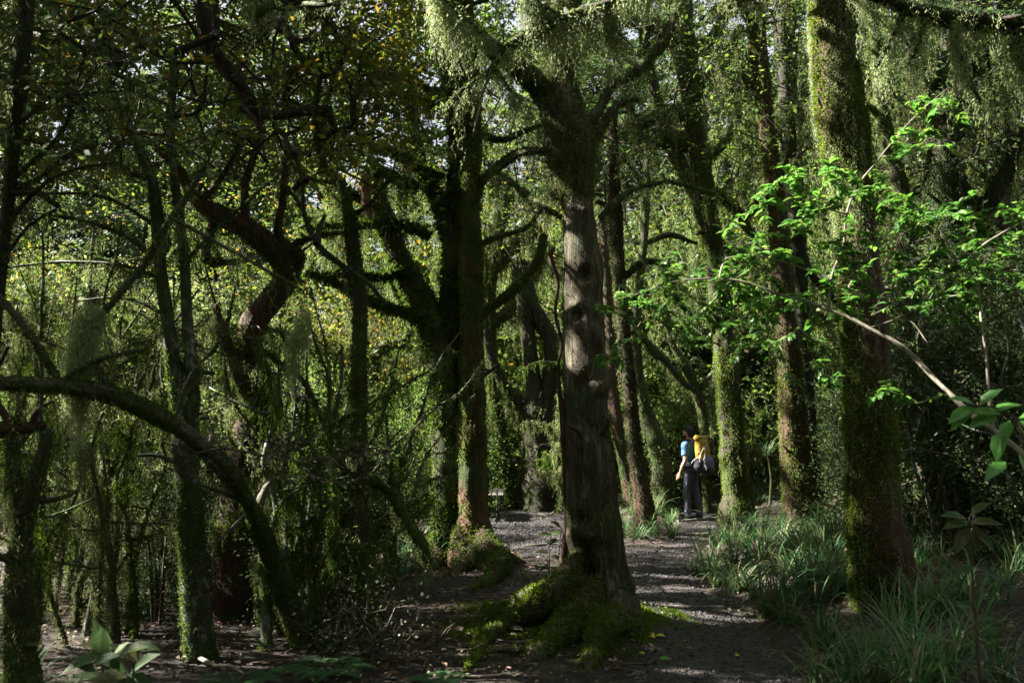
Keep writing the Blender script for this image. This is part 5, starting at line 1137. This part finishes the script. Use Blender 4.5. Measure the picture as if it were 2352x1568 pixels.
def arm(sgn, elbow, wrist):
    sh = np.array([sgn * .185, 0, 1.42]); e = np.array(elbow); w_ = np.array(wrist)
    ctube(mb, [sh + [-sgn * .06, 0, 0], sh, (sh + e) / 2, e, (e * .6 + w_ * .4), w_], [.06, .056, .048, .041, .042, .027])
    dv = unit(w_ - e); ell(mb, w_ + dv * .05, (.020, .040, .055))
    for i, (oy, L) in enumerate([(.03, .07), (.01, .08), (-.01, .075), (-.03, .058)]):
        k0 = w_ + dv * .085 + [0, oy * .9, 0]; k1 = k0 + dv * L * .5 + [-sgn * .004, .004, 0]; k2 = k1 + dv * L * .45 + [-sgn * .018, .006, 0]
        ctube(mb, [w_ + dv * .05 + [0, oy * .7, 0], k0, k1, k2], [.010, .0095, .0085, .007], 8)
    t0 = w_ + dv * .02 + [0, .028, 0]; ctube(mb, [t0, t0 + dv * .035 + [-sgn * .008, .028, 0], t0 + dv * .07 + [-sgn * .012, .034, 0]], [.012, .0105, .008], 8)
arm(-1, (-.265, -.05, 1.13), (-.30, .04, .90)); arm(1, (.26, .03, 1.14), (.22, .16, .94))
for (fx, fy), hx in ((fl, -.085), (fr, .085)):
    ctube(mb, [(hx, 0, .92), (hx * 1.05, .0, .84), ((hx + fx) / 2, fy / 2 + .01, .52), (fx, fy, .30), (fx, fy - .01, .06)], [.09, .088, .058, .054, .036])
remeshed(mb, 'body', skin, person, .0075)
M['shirt'] = plain('blue_tshirt', (.075, .19, .40), .85, .12, 6, .03, 9); M['trousers'] = plain('dark_trousers', (.085, .09, .14), .85, .2, 6, .04, 9)
M['shoe'] = plain('dark_boot', (.02, .018, .018), .7, .3); M['hair'] = plain('dark_hair', (.012, .010, .010), .6, .4, 40, .02, 90)
mb = MB()
etube(mb, [(0, 0, .92), (0, 0, .99), (0, 0, 1.10), (0, .01, 1.25), (0, .01, 1.38), (0, 0, 1.455), (0, 0, 1.495)], [.178, .175, .162, .180, .195, .135, .072], [.128, .128, .118, .13, .128, .095, .072])
for sgn, e in ((-1, (-.265, -.05, 1.13)), (1, (.26, .03, 1.14))):
    sh = np.array([sgn * .185, 0, 1.42]); e = np.array(e); ctube(mb, [sh + [-sgn * .08, 0, .0], sh + [0, 0, .0], sh * .55 + e * .45, sh * .3 + e * .7 + [0, 0, 0]], [.075, .074, .068, .072])
remeshed(mb, 'tshirt', M['shirt'], person, .011)
mb = MB(); etube(mb, [(0, 0, .80), (0, 0, .86), (0, 0, .97)], [.16, .172, .165], [.118, .125, .12])
for (fx, fy), hx in ((fl, -.085), (fr, .085)):
    ctube(mb, [(hx, 0, .93), (hx * 1.05, 0, .80), ((hx + fx) / 2, fy / 2 + .02, .52), ((hx + fx * 2) / 3, fy * .8, .38), (fx, fy - .01, .2), (fx, fy - .015, .07)], [.10, .100, .078, .072, .07, .072])
remeshed(mb, 'trousers', M['trousers'], person, .011)
for fx, fy in (fl, fr):
    mb = MB(); ell(mb, (fx, fy + .06, .035), (.05, .145, .045)); ctube(mb, [(fx, fy - .02, .13), (fx, fy - .02, .04)], [.055, .055]); boxm(mb, (fx, fy + .05, .008), (.09, .26, .02)); remeshed(mb, 'boot', M['shoe'], person, .009)
mb = MB(); ell(mb, HC + [0, -.022, .032], (.088, .098, .105), 18, 14, .18); ell(mb, HC + [0, .045, .085], (.072, .055, .045)); ell(mb, HC + [0, -.05, -.035], (.07, .055, .07)); remeshed(mb, 'hair', M['hair'], person, .008, 1)
mb = MB(); ell(mb, HC + [0, .065, -.082], (.052, .045, .038)); ell(mb, HC + [0, .03, -.07], (.072, .05, .035)); remeshed(mb, 'beard', M['hair'], person, .008, 1)

# backpack (worn: a thing of its own)
pack = thing('backpack', 'mustard yellow and grey roll top hiking backpack on the back of the hiker', 'backpack', hp); pack.rotation_euler = (0, 0, PHI); pack.scale = (1.12, 1.08, 1.)
M['py'] = plain('mustard_fabric', (.36, .22, .016), .6, .2, 7, .05, 12); M['pg'] = plain('grey_mesh_fabric', (.13, .13, .19), .75, .15, 8, .02, 16); M['pd'] = plain('charcoal_fabric', (.03, .03, .045), .8, .2, 8, .01, 20); M['pw'] = plain('pale_strap', (.45, .45, .42), .7, .1)
mb = MB(); etube(mb, [(0, -.24, .95), (0, -.25, 1.02), (0, -.26, 1.15), (0, -.25, 1.3), (0, -.24, 1.42), (0, -.235, 1.50), (0, -.23, 1.55)], [.13, .16, .165, .155, .15, .15, .13], [.09, .125, .13, .12, .11, .09, .05], 20); remeshed(mb, 'main_bag', M['py'], pack, .012)
mb = MB(); ctube(mb, [(-.15, -.21, 1.585), (-.05, -.25, 1.555), (.05, -.25, 1.55), (.15, -.21, 1.58)], [.035, .045, .045, .035], 12); ell(mb, (-.13, -.22, 1.55), (.05, .06, .06)); ell(mb, (.13, -.22, 1.55), (.05, .06, .06)); remeshed(mb, 'roll_top', M['py'], pack, .010, 1)
mb = MB(); etube(mb, [(0.01, -.33, .93), (0.01, -.36, 1.0), (0.01, -.365, 1.12), (0.01, -.345, 1.22)], [.11, .15, .15, .12], [.05, .085, .075, .03], 20); remeshed(mb, 'front_pocket', M['pg'], pack, .011)
for sx in (-1, 1): mb = MB(); etube(mb, [(sx * .13, -.22, .93), (sx * .14, -.23, 1.0), (sx * .14, -.235, 1.1), (sx * .14, -.235, 1.14 - .03 * sx)], [.04, .055, .05, .035], [.09, .105, .10, .08]); remeshed(mb, 'side_pocket', M['pd'], pack, .011)
mb = MB(); etube(mb, [(0, -.27, .89), (0, -.28, .93), (0, -.28, .97)], [.11, .15, .16], [.10, .13, .13]); remeshed(mb, 'base_panel', M['pd'], pack, .011)
for sx in (-1, 1):
    mb = MB(); ctube(mb, [(sx * .09, -.14, 1.46), (sx * .10, -.05, 1.515), (sx * .105, .06, 1.47), (sx * .12, .135, 1.36), (sx * .135, .12, 1.22), (sx * .16, 0, 1.10), (sx * .15, -.14, 1.04)], [.020, .026, .026, .024, .02, .014, .012], 8); remeshed(mb, 'shoulder_strap', M['pd'], pack, .008, 1)
mb = MB(); th = np.linspace(-2.6, 5.7 - 2.6 + .55, 18); ctube(mb, [(.185 * math.sin(a), -.02 + .15 * -math.cos(a), 1.01) for a in np.linspace(.3, 6.0, 20)], [.026] * 20, 8); ell(mb, (-.19, .03, 1.01), (.035, .075, .05)); ell(mb, (.19, .03, 1.01), (.035, .075, .05)); remeshed(mb, 'hip_belt', M['pd'], pack, .009, 1)
mb = MB()
for pts in [[(-.10, -.36, 1.12), (-.11, -.375, 1.25), (-.09, -.36, 1.36), (-.03, -.35, 1.43)], [(-.17, -.30, 1.0), (-.165, -.31, 1.2), (-.13, -.34, 1.33), (-.03, -.35, 1.43)], [(-.13, -.36, 1.12), (-.125, -.40, 1.0), (-.12, -.40, .95)], [(-.195, -.14, 1.02), (-.20, -.18, 1.12), (-.165, -.3, 1.2)], [(.15, -.3, 1.1), (.15, -.31, 1.25), (.12, -.32, 1.36)]]:
    tube(mb, pts, [.006] * len(pts), sides=5, step=.04)
mb.build('strap', M['pw'], pack, smooth=True)

# labels: say beside or behind what each of the many stands
LM = [(-60, 'the left edge'), (70, 'the broken mossy snag'), (430, 'the lichen patched tree'), (560, 'the massive crooked tree'), (825, 'the slim upright mossy trunk'), (1050, 'the twin trunks'), (1350, 'the old hollow trunk'),
      (1465, 'the slim ivy trunk'), (1588, 'the hiker'), (1690, 'the hiker side mossy trunk'), (1830, 'the red patched trunk'), (2010, 'the big right trunk'), (2110, 'the slender curved trunk'), (2225, 'the shaggy leaning trunk'), (2352, 'the right edge')]
SHORT = {'mossy saplings at the far left': 'thin mossy sapling', 'mossy saplings around the crooked tree': 'thin mossy sapling', 'moss curtained saplings': 'short moss draped sapling', 'saplings behind the clearing': 'slender sapling', 'saplings behind the hiker': 'slender sapling',
         'saplings in the right undergrowth': 'thin dark sapling', 'sunlit shrubs behind the left thicket': 'sunlit yellow green shrub', 'low green shrubs behind the twin trunks': 'low green shrub', 'shrubs beyond the clearing': 'green shrub', 'shrubs beyond the hiker': 'green shrub',
         'dark shrubs at the right': 'dark small leaved shrub', 'dark shrubs behind the big right trunk': 'dark shrub', 'purple grey seedlings': 'purple grey leaved seedling', 'crooked trees behind the left thicket': 'crooked mossy tree', 'crooked trees behind the clearing': 'crooked mossy tree',
         'tall crooked trees behind the hiker': 'tall crooked mossy tree', 'far tall trees': 'far tall leafy tree', 'low dark shrubs in the left thicket': 'low dark shrub', 'grass tufts on the right bank': 'arching grass tuft', 'grass tufts below the mossy trunks': 'grass tuft', 'grass tufts at the bottom right': 'dark grass tuft', 'grass tufts in the path island': 'grass tuft',
         'grass tufts behind the clearing': 'grass tuft', 'grass tufts left of the twin trunks': 'grass tuft', 'grass tufts behind the hiker': 'grass tuft', 'grass tufts in the left thicket': 'small grass tuft', 'grass tufts right of the big trunk': 'grass tuft'}
gr = {}; seen = {}
for o in sc.objects:
    if o.parent is None and o.get('group') in SHORT: gr.setdefault(o['group'], []).append(o)
for g_, L_ in gr.items():
    ds = np.array([o.location[1] for o in L_]); ss = np.array([o.scale[0] for o in L_]); q1, q2 = np.quantile(ds, [.34, .67]); m1 = np.median(ss)
    for o, d_, s_ in sorted(zip(L_, ds, ss), key=lambda a: a[1]):
        x_ = 1176 + o.location[0] / max(d_, 1) * F_
        k = min(LM, key=lambda a: abs(a[0] - x_)); dx = x_ - k[0]
        where = ('in line with ' if abs(dx) < 14 else ('just ' if abs(dx) < 60 else '') + ('left of ' if dx < 0 else 'right of ')) + k[1]
        if 'edge' in k[1] and x_ > -60 and x_ < 2352: where = 'near ' + k[1]
        size = '' if abs(s_ - m1) < 1e-6 else ('larger ' if s_ > m1 else 'smaller ')
        dep = ', close' if d_ < q1 else ', far' if d_ > q2 else ''
        key = size + SHORT[g_] + ' ' + where + dep; seen.setdefault(key, []).append(o)
for key, O in seen.items():
        O.sort(key=lambda o: o.location[0] / max(o.location[1], 1))
        for i, o in enumerate(O):
            pos = '' if len(O) == 1 else ', leftmost' if i == 0 else ', rightmost' if i == len(O) - 1 else ', ' + ['second', 'third', 'fourth', 'fifth', 'sixth', 'seventh', 'eighth'][min(i - 1, 6)] + ' from left'
            o['label'] = key + pos
